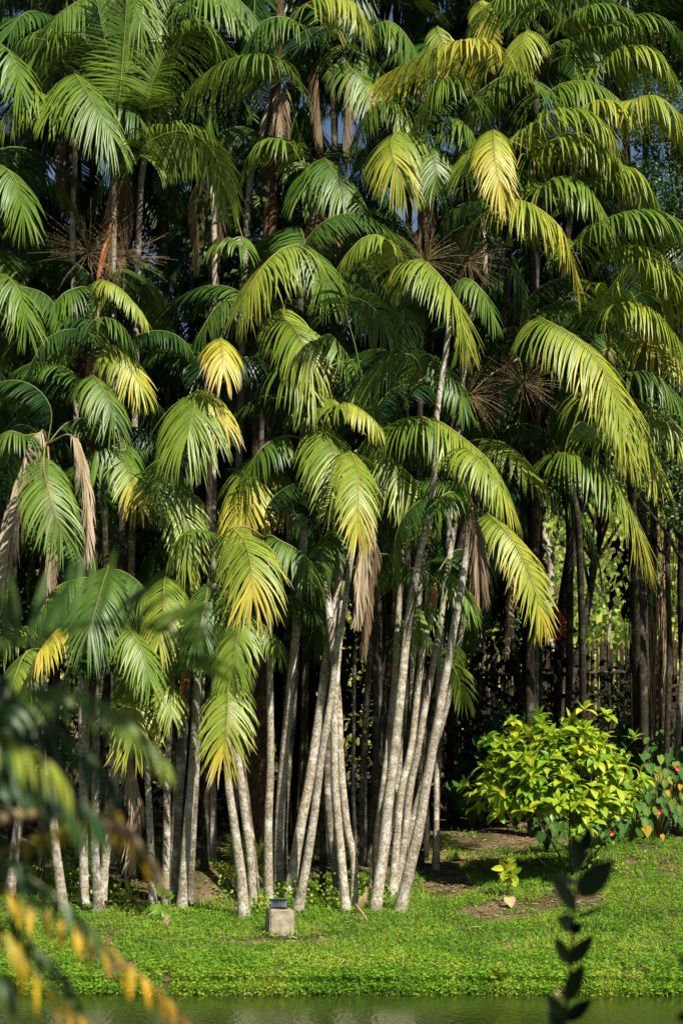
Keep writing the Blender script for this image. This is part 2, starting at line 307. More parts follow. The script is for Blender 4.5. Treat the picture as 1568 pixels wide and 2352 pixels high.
def frond(pts, L, t0=0.2, t1=None, rg=rng, petiole=0.0, droop=0.34, dens=0.0210, wid=0.0118, segs=5, ang=(82, 12), rr=0.010, dead=False, fold=True, brown=0.1, keel=0.15, gap=0.02, clump=0.0):
    """one pinnate palm frond: a rachis with drooping leaflets on both sides"""
    if t1 is None: t1 = t0
    mb = MB(); n = 40; path, plen = catmull(pts, n)
    tans = [(path[min(i + 1, n - 1)] - path[max(i - 1, 0)]).normalized() for i in range(n)]
    T = tans[0]; B = T.cross(Vector((0, 0, 1)))
    if B.length < 0.15: B = T.cross(Vector((0, -1, 0.0)))
    B.normalize(); Bs = [B]
    for i in range(1, n):
        qd = tans[i - 1].rotation_difference(tans[i]); B = (qd @ B).normalized(); B = (B - tans[i] * B.dot(tans[i])).normalized(); Bs.append(B)
    mb.tube(path[::2] + [path[-1]], [rr * (1.15 - 0.9 * i / 20) for i in range(20)] + [rr * .2], 5, 0.95 if dead else 0.08 + 0.6 * t0, 1)
    s0 = petiole / plen if plen > petiole else 0.0
    cnt = max(8, int((plen * (1 - s0)) / dens))
    ph = rg.random() * 10
    for i in range(cnt):
        u = (i + 0.5) / cnt; s = s0 + (1 - s0) * u; fi = s * (n - 1); k = min(n - 2, int(fi)); p0 = path[k].lerp(path[k + 1], fi - k)
        T = tans[k]; Bk = Bs[k]; Nk = Bk.cross(T)
        if Nk.z < 0 and abs(T.z) < 0.8: Nk = -Nk
        ll = L * (1.30 if dead else 1.06) * (0.62 + 0.38 * math.sin(math.pi * min(1, 0.22 + 0.46 * u))) * (1.0 if u < .9 else 1 - (u - .9) * 2.0); hz = math.sqrt(max(0, 1 - T.z * T.z))
        for sd in (-1, 1):
            if rg.random() < gap: continue
            a = R(ang[0] + (ang[1] - ang[0]) * (u if dead else .38 * u + .62 * u ** 3.2) + rg.gauss(0, 1.7))
            d = (T * math.cos(a) + Bk * sd * math.sin(a) + Nk * (keel - (0.40 if not dead else 0) * hz * (keel < .5) + rg.gauss(0, 0.035))).normalized()
            l = ll * rg.uniform(0.93, 1.05); g = droop * rg.uniform(0.9, 1.12) * (0.50 + 0.85 * hz)
            if rg.random() < 0.02: g *= 2; l *= .7
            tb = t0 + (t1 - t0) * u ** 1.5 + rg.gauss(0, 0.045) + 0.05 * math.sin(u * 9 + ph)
            tip_b = rg.random() < brown
            wv = T - d * T.dot(d); wv = wv.normalized() if wv.length > .05 else Bk.copy()
            p = p0.copy(); prof = (0.35, 0.95, 1.0, 0.85, 0.5, 0.04) if segs == 5 else (0.5, 1.0, 0.8, 0.06)
            wl = wid * (0.65 + 0.35 * math.sin(math.pi * min(1, .15 + .75 * u))) * rg.uniform(.85, 1.1); prev = None
            side = Vector((rg.gauss(0, .04), rg.gauss(0, .04), 0))
            for j in range(segs + 1):
                f = j / segs; wv = (wv - d * wv.dot(d)).normalized(); nn = d.cross(wv); ww = wv * wl * prof[j]
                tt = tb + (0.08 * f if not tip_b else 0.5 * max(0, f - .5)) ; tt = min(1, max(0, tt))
                if fold:
                    row = [mb.vert(p - ww + nn * wl * .28 * prof[j] , tt), mb.vert(p, min(1, tt + .04)), mb.vert(p + ww + nn * wl * .28 * prof[j], tt)]
                else: row = [mb.vert(p - ww, tt), mb.vert(p + ww, tt)]
                if prev:
                    for q in range(len(row) - 1): mb.face((prev[q], prev[q + 1], row[q + 1], row[q]), 0)
                prev = row
                d = (d + Vector((0, 0, -1)) * g * (0.55 + 0.7 * f) + side).normalized(); p = p + d * (l / segs)
    return mb
def frond_mats(dead): return [M_dead if dead else M_palm, M_twig if dead else M_rachis]

# generic frond templates, pointing along +X from the crown; tints darkened to stand in for shade
TEMPL = []
trg = random.Random(77)
for k in range(7):
    a = trg.uniform(.72, 1.0); dz = trg.uniform(-.12, .12); sw = trg.uniform(-.12, .12)
    pts = [Vector((0, 0, 0)), Vector((.32 * a, sw * .2, .34 + dz)), Vector((.78 * a, sw * .5, .46 + dz)), Vector((1.2 * a, sw, .30 + dz)), Vector((1.5 * a, sw * 1.5, -.08)), Vector((1.62 * a, sw * 2, -.45))]
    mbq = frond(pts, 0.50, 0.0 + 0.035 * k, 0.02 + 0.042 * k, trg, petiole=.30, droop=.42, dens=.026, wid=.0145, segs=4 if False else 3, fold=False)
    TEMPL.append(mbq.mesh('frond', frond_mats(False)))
DTEMPL = []
for k in range(3):
    pts = [Vector((0, 0, 0)), Vector((.10, 0, -.02)), Vector((.17, .02, -.3)), Vector((.15, .05, -.75)), Vector((.12, 0.04 * k, -1.15))]
    mbq = frond(pts, 0.36, 0.25 + .2 * k, 0.5, trg, petiole=.15, droop=.9, dens=.03, wid=.012, segs=3, fold=False, dead=True, ang=(40, 15))
    DTEMPL.append(mbq.mesh('dead_frond', frond_mats(True)))

def add_fill(root, crown, n, rg, scale=1.0, az0=None, az1=None, dead=0, low=-25, high=38):
    """extra shared fronds round a crown"""
    a = rg.random() * 6.28
    for i in range(n):
        o = bpy.data.objects.new('frond', rg.choice(TEMPL)); C.objects.link(o); o.parent = root
        a += 2.399963 + rg.gauss(0, .2)
        az = a if az0 is None else rg.uniform(az0, az1)
        o.location = crown - Vector(root.location); sc = scale * rg.uniform(.8, 1.12)
        o.rotation_euler = (rg.gauss(0, .15), -R(rg.uniform(low, high)), az); o.scale = (sc, sc, sc)
    for i in range(dead):
        o = bpy.data.objects.new('dead_frond', rg.choice(DTEMPL)); C.objects.link(o); o.parent = root
        o.location = crown - Vector(root.location) - Vector((0, 0, .12)); o.rotation_euler = (0, 0, rg.uniform(0, 6.28)); o.scale = [rg.uniform(.7, 1.1)] * 3

def broom(c, r, n, rg, down=0.2, mat=None, thick=.0017, towards=Vector((0, -1, 0))):
    mb = MB()
    for i in range(n):
        d = Vector((rg.gauss(0, 1), rg.gauss(0, .5), rg.gauss(.1, .8))) + towards * .5; d.normalize(); p = c.copy(); pts = [p.copy()]; l = r * rg.uniform(.6, 1.1)
        for j in range(5):
            p = p + d * l / 5; d = (d + Vector((rg.gauss(0, .08), rg.gauss(0, .08), -down * .5))).normalized(); pts.append(p.copy())
        mb.tube(pts, [thick * 1.3] + [thick] * 4 + [thick * .5], 3)
        for q in pts[2:]:
            for _ in range(2):
                e = Vector((rg.gauss(0, 1), rg.gauss(0, 1), rg.gauss(0, 1))).normalized() * .012
                mb.tube([q, q + e], thick * .9, 3, cap=False)
    return mb

def spathe(p, d, l, wd):
    mb = MB(); d = d.normalized(); s = d.cross(Vector((0, -1, 0))).normalized(); prev = None
    for j in range(9):
        f = j / 8; ww = wd * math.sin(math.pi * (0.08 + .9 * f)) ** .8; q = p + d * l * f + Vector((0, -.05, 0)) * math.sin(f * 3)
        row = [mb.vert(q - s * ww, .5), mb.vert(q - s * ww * .5 + Vector((0, ww * .7, 0)), .5), mb.vert(q + s * ww * .5 + Vector((0, ww * .7, 0)), .5), mb.vert(q + s * ww, .5)]
        if prev:
            for k in range(3): mb.face((prev[k], prev[k + 1], row[k + 1], row[k]))
        prev = row
    return mb

def palm(label, base, path, w0, w1, crown, dYc=0.0, fronds=(), fill=4, dead=(), deadfill=0, barkm=None, group='slender palms of the waterside grove', shaft=(0.3, 0.35), sc=1.0, brooms=(), spathes=(), lean=None, fillaz=None):
    """base: picture point whose ground hit is the foot, or (x_picture, depth) when the foot is hidden"""
    rg = random.Random(hash(label) % 100000 if False else sum(ord(c) * (i + 1) for i, c in enumerate(label)))
    if base[1] > 100: b0 = on_ground(*base)
    else:
        b0 = P(base[0], 2000, base[1]); b0.z = ground_z(b0.x, b0.y)
    b0.z = ground_z(b0.x, b0.y)
    Y0 = b0.y; Yc = Y0 + dYc; cp = P(crown[0], crown[1], Yc)
    root = thing('palm_tree', b0, label, 'palm tree', group)
    pts = [b0 - Vector((0, 0, .06))]
    for (x, y) in path:
        f = 0
        h = P(x, y, Y0).z; f = max(0, min(1, (h - b0.z) / max(.1, cp.z - b0.z))); pts.append(P(x, y, Y0 + dYc * f))
    shl = shaft[0]; pts.append(cp - Vector((0, 0, 0.02)))
    tp, tl = catmull(pts, 36); rads = []
    for i, p in enumerate(tp):
        f = i / 35; h = f * tl; r = (w0 + (w1 - w0) * min(1, f * 1.3)) * .5 * mpp(Y0); r *= 1 + 0.45 * math.exp(-h / .13) + .015 * math.sin(i * 2.1); rads.append(r)
    k = 36 - max(2, int(36 * shl / tl))
    mb = MB(); mb.tube(tp[:k + 1], rads[:k + 1], 12)
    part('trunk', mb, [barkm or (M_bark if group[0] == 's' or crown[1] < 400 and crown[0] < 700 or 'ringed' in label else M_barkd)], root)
    mb = MB(); sh = tp[k:]; m_ = len(sh); rt = rads[k]
    mb.tube(sh, [rt * (1.25 + .25 * math.sin(3.1 * min(1, (i / max(1, m_ - 1)) * .8)) - .9 * (i / max(1, m_ - 1)) ** 2) for i in range(m_)], 10, shaft[1] + .0)
    part('crownshaft', mb, [M_shaft], root)
    for fr in fronds:
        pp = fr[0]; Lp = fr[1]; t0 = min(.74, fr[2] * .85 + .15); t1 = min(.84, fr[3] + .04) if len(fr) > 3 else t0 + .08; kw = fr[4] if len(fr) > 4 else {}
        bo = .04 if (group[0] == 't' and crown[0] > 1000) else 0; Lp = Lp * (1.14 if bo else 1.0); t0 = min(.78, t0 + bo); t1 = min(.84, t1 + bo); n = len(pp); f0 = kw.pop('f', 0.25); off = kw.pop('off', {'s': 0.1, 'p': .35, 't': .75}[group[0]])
        q = [P(a[0], a[1], Yc - off - (a[2] if len(a) > 2 else f0 + .35 * i / n)) for i, a in enumerate(pp)]
        pet = (q[0] - cp).length
        allp = [cp] + ([cp.lerp(q[0], .5) + Vector((0, 0, .12 * pet))] if pet > .25 else []) + q
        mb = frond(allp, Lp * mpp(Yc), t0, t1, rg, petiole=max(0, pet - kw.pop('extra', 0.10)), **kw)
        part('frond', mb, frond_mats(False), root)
    for fr in dead:
        pp, Lp, t0 = fr[:3]; q = [P(a[0], a[1], Yc - (a[2] if len(a) > 2 else .3)) for a in pp]
        mb = frond([cp] + q, Lp * mpp(Yc), t0, t0 + .1, rg, petiole=(q[0] - cp).length, droop=.75, dead=True, ang=(32, 12), dens=.018, wid=.011, segs=5, fold=False, brown=0)
        part('dead_frond', mb, frond_mats(True), root)
    for (x, y, rpx, n, dn) in brooms:
        mb = broom(P(x, y, Yc - .35), rpx * mpp(Yc), int(n * 1.7), rg, dn); c0 = P(x, y, Yc - .35)
        mb.tube([cp - Vector((0, 0, .25)), cp.lerp(c0, .6) - Vector((0, .05, .05)), c0], [.012, .009, .005], 5); part('flower_stalk', mb, [M_twig], root)
    for (x, y, x2, y2, wd) in spathes:
        a = P(x, y, Yc - .3); e = P(x2, y2, Yc - .35); part('spathe', spathe(a, e - a, (e - a).length, wd), [M_spathe], root)
    if group.startswith('slender'): fill = max(1, int(fill * .45)); sc *= .72
    else: fill = max(3, int(fill * .9)); sc *= .74
    if fill: add_fill(root, cp, fill, rg, sc, *(fillaz or (R(-15), R(195))), dead=deadfill)
    elif deadfill: add_fill(root, cp, 0, rg, sc, dead=deadfill)
    return root
#PALMS_BEGIN
BACK = (R(-10), R(190))
# --- front row, left to right
palm('leaning pale palm at far left behind the blurred foreground leaves', (20, 2060), [(45, 1880), (62, 1774), (75, 1640)], 26, 18, (78, 1490), fronds=[
    ([(60, 1440), (20, 1450), (-20, 1500)], 90, .35), ], fill=5, deadfill=1)
palm('pale palm whose foot curves right at left, second from the left edge', (147, 2095), [(140, 2040), (127, 1939), (117, 1814), (92, 1676)], 24, 18, (112, 1500), fronds=[
    ([(165, 1440), (140, 1442), (110, 1470, .5), (85, 1505, .7)], 85, .55, .8), ([(60, 1500, .2), (40, 1540, .4), (20, 1600, .5)], 90, .3)], fill=3)
palm('straight pale palm under the dark green arching frond at left', (194, 2084), [(192, 1900), (196, 1764), (197, 1560), (200, 1470)], 22, 17, (222, 1345), fronds=[
    ([(250, 1300, .2), (238, 1335, .5), (222, 1390, .75), (203, 1455, .9)], 125, .12, .2), ([(275, 1310, .1), (320, 1340, .25), (345, 1400, .35)], 100, .1), ([(180, 1330, .2), (130, 1350, .3), (90, 1410, .4)], 95, .2)], fill=4)
palm('grey palm close behind the straight left palm, lower part lichened', (226, 2098), [(218, 1930), (221, 1764), (226, 1600)], 22, 16, (255, 1440), fronds=[
    ([(280, 1430, .2), (300, 1450, .4), (330, 1500, .5), (345, 1560, .55)], 95, .25)], fill=4, barkm=M_bark2)
palm('pale palm leaning right beside the dead hanging leaf at left', (232, 2080), [(247, 1930), (267, 1785), (280, 1650)], 22, 16, (318, 1490), 0.1, fronds=[
    ([(322, 1535, .35), (318, 1580, .55), (312, 1640, .7), (306, 1700, .75)], 108, .38, .66), ([(330, 1400, .3), (325, 1450, .55), (318, 1520, .75)], 105, .2, .3)], fill=3, dead=[([(300, 1740), (312, 1830), (305, 1900), (300, 1960)], 60, .6)])
palm('slim white palm stem right of the orange blurred leaves', (352, 2092), [(346, 1930), (338, 1764), (334, 1690)], 20, 13, (350, 1560), 0.15, fronds=[
    ([(365, 1540, .3), (385, 1580, .5), (395, 1640, .6)], 70, .3, .5)], fill=3)
palm('thin smooth palm left of the spotted trunk', (380, 2078), [(383, 1940), (385, 1764), (397, 1530)], 19, 14, (410, 1400), 0.1, fronds=[
    ([(380, 1325, .3), (376, 1365, .6), (374, 1420, .8), (366, 1475, .9)], 92, .35, .62)], fill=3, spathes=[(436, 1500, 412, 1635, .035)])
palm('thick palm with white and orange lichen spots on its foot', (399, 2078), [(405, 1900), (414, 1764), (434, 1480)], 26, 22, (450, 1330), 0.2, fronds=[
    ([(470, 1230, .1), (430, 1220, .3), (400, 1250, .4)], 90, .15)], fill=4, barkm=M_bark2)
palm('pale palm with a dark gap on its left, left group', (417, 2088), [(428, 1930), (443, 1764), (460, 1476)], 23, 18, (480, 1330), fronds=[
    ([(478, 1352, .4), (470, 1390, .6), (462, 1430, .75), (454, 1474, .8)], 82, .12, .15)], fill=3)
palm('shaded bluish palm touching the right side of the left group', (434, 2075), [(442, 1940), (449, 1800), (468, 1480)], 18, 14, (500, 1290), .2, fronds=[], fill=4, barkm=M_bark2)
palm('short pale palm with bent foot under a long yellow tipped frond', (562, 2110), [(552, 2000), (537, 1889), (523, 1764)], 26, 15, (532, 1560), 0.0, fronds=[
    ([(524, 1560, .4), (524, 1610, .6), (520, 1670, .7), (512, 1736, .7)], 98, .28, .78, {'brown': .25}), ([(558, 1405, .2), (548, 1450, .45), (538, 1510, .55), (532, 1560, .55)], 88, .22, .5)], fill=3)
palm('curving pale palm just right of the bent short palm', (584, 2086), [(577, 1980), (565, 1889), (549, 1764), (538, 1676)], 22, 17, (548, 1400), 0.15, fronds=[
    ([(575, 1420, .1), (610, 1440, .3), (640, 1490, .3)], 70, .2)], fill=4)
palm('narrow spotted palm rubbing against the curving pale palm', (592, 2075), [(580, 1950), (568, 1850), (558, 1700)], 17, 14, (600, 1480), .3, fronds=[], fill=3, barkm=M_bark2)
palm('slim upright palm left of the stone pedestal', (617, 2090), [(616, 1900), (621, 1764), (620, 1560), (620, 1371)], 22, 13, (606, 1235), 0.0, fronds=[
    ([(535, 1212, .2), (562, 1245, .5), (576, 1300, .75), (580, 1368, .85)], 130, .3, .75, {'brown': .25}), ([(640, 1240, .1), (690, 1270, .2), (720, 1330, .3)], 90, .15)], fill=3)
palm('mottled palm leaning gently right behind the stone pedestal', (640, 2060), [(641, 1900), (650, 1764), (665, 1601), (682, 1426), (695, 1276), (700, 1118)], 24, 17, (712, 1020), -.1, fronds=[
    ([(740, 975, .2), (760, 1012, .6), (773, 1070, .8), (776, 1135, .85)], 125, .33, .52), ([(640, 1005, .1), (600, 1030, .3), (560, 1090, .3)], 95, .12), ([(715, 940, 0), (740, 925, .2), (690, 930, .3)], 80, .15)], fill=4)
palm('thin palm with bright white lichen right of the mottled one', (654, 2040), [(653, 1900), (662, 1764), (680, 1500)], 15, 14, (660, 1150), .1, fronds=[
    ([(592, 1045, .2), (578, 1085, .6), (567, 1140, .8), (561, 1218, .85)], 118, .36, .82, {'brown': .2}), ([(625, 1060, .15), (650, 1110, .4), (655, 1170, .5)], 80, .25, .8, {'brown': .5})], fill=3, barkm=M_bark2)
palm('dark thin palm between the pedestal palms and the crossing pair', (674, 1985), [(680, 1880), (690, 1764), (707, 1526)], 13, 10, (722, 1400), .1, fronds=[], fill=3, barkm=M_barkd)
palm('straight palm leaning right with a dark knot near its foot', (660, 2068), [(690, 1900), (715, 1764), (755, 1476), (775, 1350)], 25, 18, (790, 1230), 0.1, fronds=[
    ([(770, 1215, .2), (745, 1250, .4), (740, 1310, .5)], 80, .1)], fill=3)
palm('pale palm leaning right from beside the stone pedestal, front of pair', (681, 2097), [(715, 1914), (741, 1715), (760, 1604), (775, 1479), (788, 1417), (800, 1323)], 22, 13, (826, 1160), 0.0, fronds=[
    ([(802, 1035, .2), (822, 1080, .55), (822, 1140, .75), (821, 1222, .8)], 88, .38, .66)], fill=2, dead=[([(845, 1190), (836, 1260), (828, 1340), (822, 1400)], 55, .85), ([(860, 1240, .1), (850, 1320, .1), (832, 1480, .1)], 50, .3)])
palm('shaded palm behind the front stem of the V shaped middle group', (779, 2066), [(765, 1960), (755, 1862), (752, 1764), (765, 1500)], 18, 14, (780, 1080), .3, fronds=[], fill=4, barkm=M_bark2)
palm('clean pale palm standing at the left of the middle group', (795, 2096), [(783, 1963), (770, 1813), (767, 1715), (770, 1604)], 21, 15, (790, 1330), .1, fronds=[], fill=3)
palm('bright white palm with a torn stump foot in the middle group', (812, 2085), [(813, 1982), (798, 1907), (787, 1813), (780, 1715), (775, 1604)], 17, 18, (740, 1250), .3, fronds=[], fill=3)
palm('very thin tan palm behind the white one in the middle group', (815, 1960), [(814, 1900), (811, 1813), (812, 1640)], 9, 8, (815, 1480), 0, fronds=[], fill=3)
palm('half shaded grey palm with a bright right edge in the middle', (834, 1985), [(834, 1900), (834, 1813), (840, 1635), (849, 1510), (855, 1417)], 17, 14, (860, 1290), 0, fronds=[], fill=4, barkm=M_bark2)
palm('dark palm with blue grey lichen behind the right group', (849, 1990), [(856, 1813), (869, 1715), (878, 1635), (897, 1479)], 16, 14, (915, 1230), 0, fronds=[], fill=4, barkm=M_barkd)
palm('slender palm hidden half behind the tallest leaning palm', (853, 2050), [(866, 1925), (879, 1813), (891, 1715), (904, 1573), (913, 1432)], 17, 14, (925, 1250), .1, fronds=[
    ], fill=3)
palm('tallest leaning palm of the right group, bright bark all the way up', (858, 2096), [(881, 1944), (894, 1813), (907, 1715), (925, 1542), (935, 1448), (954, 1323), (984, 1176), (996, 1100), (1002, 960), (1020, 830), (1030, 750)], 27, 13, (1022, 680), 0.1, fronds=[
    ([(940, 605, .2), (972, 598, .4), (1024, 650, .55), (1054, 703, .6), (1064, 762, .6)], 125, .4, .55), ([(925, 625, .1), (905, 570, .3), (868, 540, .4), (830, 548, .45), (790, 590, .5)], 90, .35, .5),
    ([(1070, 640, .1), (1100, 660, .2), (1130, 720, .2)], 80, .15)], fill=4, shaft=(.35, .5), brooms=[(975, 600, 110, 40, .1)])
palm('leaning palm whose stem twins the tallest one below a wide frond', (872, 2020), [(900, 1860), (925, 1700), (950, 1480), (970, 1300), (990, 1180)], 17, 15, (1003, 1060), 0, fronds=[
    ([(1130, 1010, .2), (1184, 1035, .4), (1238, 1095, .45)], 95, .3, .6)], fill=3)
palm('smooth tan palm with an orange crownshaft in the right group', (899, 2062), [(912, 1907), (922, 1813), (944, 1715), (960, 1573), (976, 1464), (991, 1417)], 20, 14, (996, 1330), 0, fronds=[
    ([(940, 1305, .15), (900, 1302, .2), (860, 1325, .25)], 80, .12), ([(1020, 1310, .15), (1050, 1335, .25), (1080, 1390, .3)], 75, .2), ([(975, 1400, .3), (955, 1420, .4), (940, 1470, .4)], 70, .3)], fill=3, shaft=(.4, 1.0))
palm('pale palm right of the tan one with a slight S bend', (906, 2060), [(920, 1982), (931, 1907), (941, 1813), (960, 1715), (979, 1604), (1008, 1448), (1025, 1323)], 19, 14, (1048, 1170), .15, fronds=[
    ([(1035, 1130, .1), (1000, 1150, .2), (970, 1200, .2)], 80, .15)], fill=3)
palm('shadowed palm tucked behind the outermost right leaning palm', (910, 2050), [(926, 1963), (959, 1841), (1024, 1626), (1049, 1501), (1084, 1326)], 18, 12, (1102, 1200), .1, fronds=[
    ([(1128, 1188, .4), (1175, 1238, .6), (1218, 1326, .65), (1243, 1420, .65)], 88, .5, .68), ([(1035, 1500, .2), (1050, 1550, .3), (1068, 1606, .3)], 60, .3)], fill=2, dead=[([(1165, 1300, .3), (1170, 1380, .3), (1160, 1482, .3)], 40, .55)])
palm('outermost right leaning palm with a rough wide foot in the grass', (914, 2098), [(939, 2000), (961, 1907), (976, 1813), (1000, 1682), (1022, 1557), (1041, 1448), (1063, 1323)], 27, 16, (1083, 1165), 0.0, fronds=[
    ([(1060, 1030, .2), (1090, 1045, .5), (1140, 1110, .6), (1165, 1150, .6)], 90, .35, .6)], fill=3, dead=[([(1085, 1180, .35), (1095, 1250, .4), (1102, 1330, .4)], 75, .45)])
# --- middle crowns whose feet are hidden
G2 = 'palms standing behind the front row'
palm('palm at left edge whose grey dead fronds hang beside its crown', (95, 20.8), [(98, 1700), (100, 1300)], 18, 15, (110, 1020), -.2, fronds=[
    ([(100, 1062, .4), (108, 1110, .6), (122, 1165, .7), (142, 1225, .7)], 105, .25, .3), ([(60, 1000, .1), (20, 990, .2), (-20, 1020, .2)], 80, .1)], fill=3, dead=[([(95, 990, .3), (62, 1080, .4), (25, 1220, .45), (8, 1330, .45)], 100, .95), ([(165, 1000, .3), (192, 1080, .35), (202, 1180, .35), (198, 1255, .35)], 60, .85), ([(115, 1100, .2), (120, 1220, .2), (116, 1340, .2)], 50, .6)], group=G2)
palm('palm with a short stem showing above the bent green and yellow frond', (225, 21.4), [(222, 1500), (216, 1030)], 17, 13, (212, 925), 0, fronds=[
    ([(205, 865, .2), (222, 868, .4), (245, 910, .55), (262, 965, .6)], 95, .2, .25), ([(290, 1032, .3), (240, 1032, .45), (190, 1068, .5)], 80, .15, .3), ([(285, 1050, .4), (300, 1090, .5), (315, 1150, .5)], 80, .2, .8)], fill=4, group=G2)
palm('palm whose golden frond droops right of the leftmost mid crown', (290, 21.6), [(285, 1500), (276, 1030)], 18, 15, (268, 830), 0, fronds=[
    ([(258, 792, .2), (280, 812, .45), (305, 855, .55), (325, 890, .6)], 85, .5, .62), ([(200, 762, .1), (222, 737, .3), (258, 733, .35), (290, 760, .4), (312, 810, .4)], 98, .08, .12)], fill=5, group=G2)
palm('palm carrying the rust orange spathe and wiry flower stalks at left', (240, 22.2), [(245, 1500), (235, 900)], 17, 14, (228, 690), 0, fronds=[
    ([(232, 643, .3), (270, 658, .4), (308, 697, .45), (335, 733, .45)], 48, .45, .5), ([(180, 660, .1), (140, 680, .2), (100, 740, .2)], 90, .1)], fill=4, deadfill=2, brooms=[(205, 580, 130, 46, .05), (290, 590, 110, 34, .05)], spathes=[(262, 500, 222, 658, .035)], group=G2)
palm('palm with a pink and gold fan frond left of centre', (470, 21.0), [(478, 1500), (480, 1100)], 17, 14, (488, 900), -.1, fronds=[
    ([(500, 790, .2), (508, 776, .4), (510, 805, .6), (512, 850, .7)], 85, .62, .8, {'extra': .0, 'brown': .3}), ([(470, 905, .1), (452, 897, .3), (446, 935, .6), (432, 1000, .8)], 150, .36, .42), ([(470, 900, .3), (490, 925, .5), (520, 975, .55)], 85, .6, .85, {'brown': .5})], fill=4, group=G2)
palm('palm with two broad lime fronds above the centre', (690, 21.4), [(700, 1500), (690, 900)], 17, 14, (690, 640), -.1, fronds=[
    ([(685, 562, .2), (640, 576, .35), (592, 628, .55), (556, 692, .6)], 128, .42, .55), ([(650, 722, .3), (672, 748, .5), (697, 792, .65), (716, 842, .7)], 108, .4, .5), ([(705, 565, .1), (735, 600, .2), (750, 660, .2)], 110, .15)], fill=4, group=G2)
palm('palm with a small fresh green frond at the exact centre', (740, 21.1), [(745, 1500), (750, 1000)], 16, 13, (742, 850), 0, fronds=[([(765, 930, .3), (800, 925, .4), (842, 950, .5), (874, 985, .5)], 62, .45, .65, {'off': .6}), 
    ([(728, 790, .1), (755, 768, .3), (780, 795, .45), (801, 848, .5)], 68, .2, .2), ([(650, 832, .3), (692, 850, .4), (722, 900, .5)], 115, .33, .45), ([(790, 870, .1), (840, 900, .2), (860, 950, .2)], 80, .1)], fill=4, group=G2)
palm('palm with a dark green arched frond right of centre', (925, 21.0), [(935, 1500), (935, 1100)], 16, 13, (932, 900), 0, fronds=[
    ([(972, 883, .1), (954, 823, .3), (914, 813, .35), (864, 840, .4), (826, 890, .45)], 88, .14, .2), ([(1000, 818, .2), (1020, 852, .3), (1046, 890, .35), (1068, 935, .35)], 68, .12, .15)], fill=4, group=G2)
palm('palm in the dark between the lime fronds and golden fan', (600, 22.3), [(600, 1500), (600, 900)], 16, 13, (600, 760), 0, fronds=[([(540, 690, .1), (500, 700, .2), (450, 780, .3)], 90, .06)], fill=7, group=G2)
palm('palm in the dark left of centre below the golden fan', (400, 22.0), [(400, 1500), (395, 1200)], 16, 13, (392, 1060), 0, fronds=[([(372, 1072, .1), (405, 1120, .3), (425, 1200, .4), (428, 1290, .45)], 85, .22, .55, {'brown': .4, 'off': 1.2}), ([(440, 1010, .1), (400, 1060, .2), (350, 1150, .3)], 90, .08)], fill=7, group=G2)
palm('palm hanging shaded checkered fronds below the centre', (870, 22.0), [(870, 1500), (860, 1200)], 16, 13, (800, 1250), -.2, fronds=[([(720, 1215, .1), (760, 1215, .2), (800, 1290, .3)], 100, .12)], fill=4, group=G2)
palm('palm holding the widest green frond right of centre', (862, 20.9), [(862, 1500), (855, 1200)], 16, 13, (848, 1010), 0, fronds=[([(890, 978, .15), (945, 958, .5), (1004, 966, .6), (1064, 1006, .7), (1130, 1066, .75), (1166, 1135, .75)], 140, .34, .52, {'off': .3}), ([(862, 1020, .3), (890, 1060, .5), (925, 1120, .6), (955, 1185, .6)], 95, .2, .66, {'off': .15}), ([(790, 690, .1), (850, 700, .2), (890, 760, .3)], 100, .1)], fill=7, group=G2)
# --- upper crowns
G3 = 'tall palms rising behind the grove'
palm('tall palm with a bright grey stem and two drooping fronds at upper left', (190, 22.8), [(185, 1500), (168, 600), (172, 400)], 15, 13, (176, 250), 0, fronds=[
    ([(215, 225, .2), (260, 215, .3), (310, 250, .4), (340, 310, .4)], 95, .12, .15), ([(150, 150, .0), (120, 100, .1), (70, 90, .2), (25, 130, .2)], 105, .15, .2),
    ([(128, 232, .1), (78, 208, .3), (32, 240, .4), (2, 280, .4)], 115, .32, .42), ([(178, 190, .0), (172, 168, .3), (190, 195, .6), (222, 250, .8), (258, 310, .9)], 125, .24, .3), ([(150, 190, .0), (140, 200, .4), (115, 260, .6)], 90, .3)], fill=4, group=G3)
palm('tall palm whose white stem leaves the top edge left of centre', (300, 23.2), [(300, 1500), (320, 520), (338, 320), (352, 60)], 17, 15, (358, -110), 0, fronds=[
    ([(300, -30, .2), (210, -10, .4), (140, 30, .5), (90, 100, .5)], 105, .2, .25), ([(420, -60, .2), (480, -50, .3), (560, 10, .4), (610, 80, .4)], 100, .15, .2),
    ([(400, 20, .2), (450, -10, .4), (510, 0, .5), (560, 40, .5)], 110, .15), ([(250, -40, .2), (200, -20, .3), (150, 60, .4)], 110, .15), ([(330, -60, .3), (300, -20, .6), (330, 60, .8)], 110, .2)], fill=6, group=G3)
palm('tall palm with upright fresh fronds at upper left', (260, 23.0), [(262, 1500), (262, 500)], 15, 13, (268, 320), 0, fronds=[
    ([(272, 260, .1), (279, 180, .15), (286, 90, .1), (292, -10, .1)], 85, .26, .26, {'droop': .10, 'off': 1.3, 'keel': .6}), ([(300, 240, .1), (345, 175, .3), (410, 92, .4), (455, 55, .5), (490, 90, .5)], 115, .22, .3), ([(250, 240, .1), (245, 120, .1), (225, 10, .1)], 80, .2, .2, {'droop': .12, 'off': 1.2, 'keel': .6}),
    ([(330, 250, .2), (350, 190, .3), (375, 130, .3)], 80, .3, .3, {'droop': .12, 'off': 1.2, 'keel': .6}), ([(262, 230, .1), (230, 150, .1), (195, 90, .1), (150, 60, .1)], 75, .22, .22, {'droop': .14, 'off': 1.0, 'keel': .6})], fill=4, deadfill=2, group=G3)
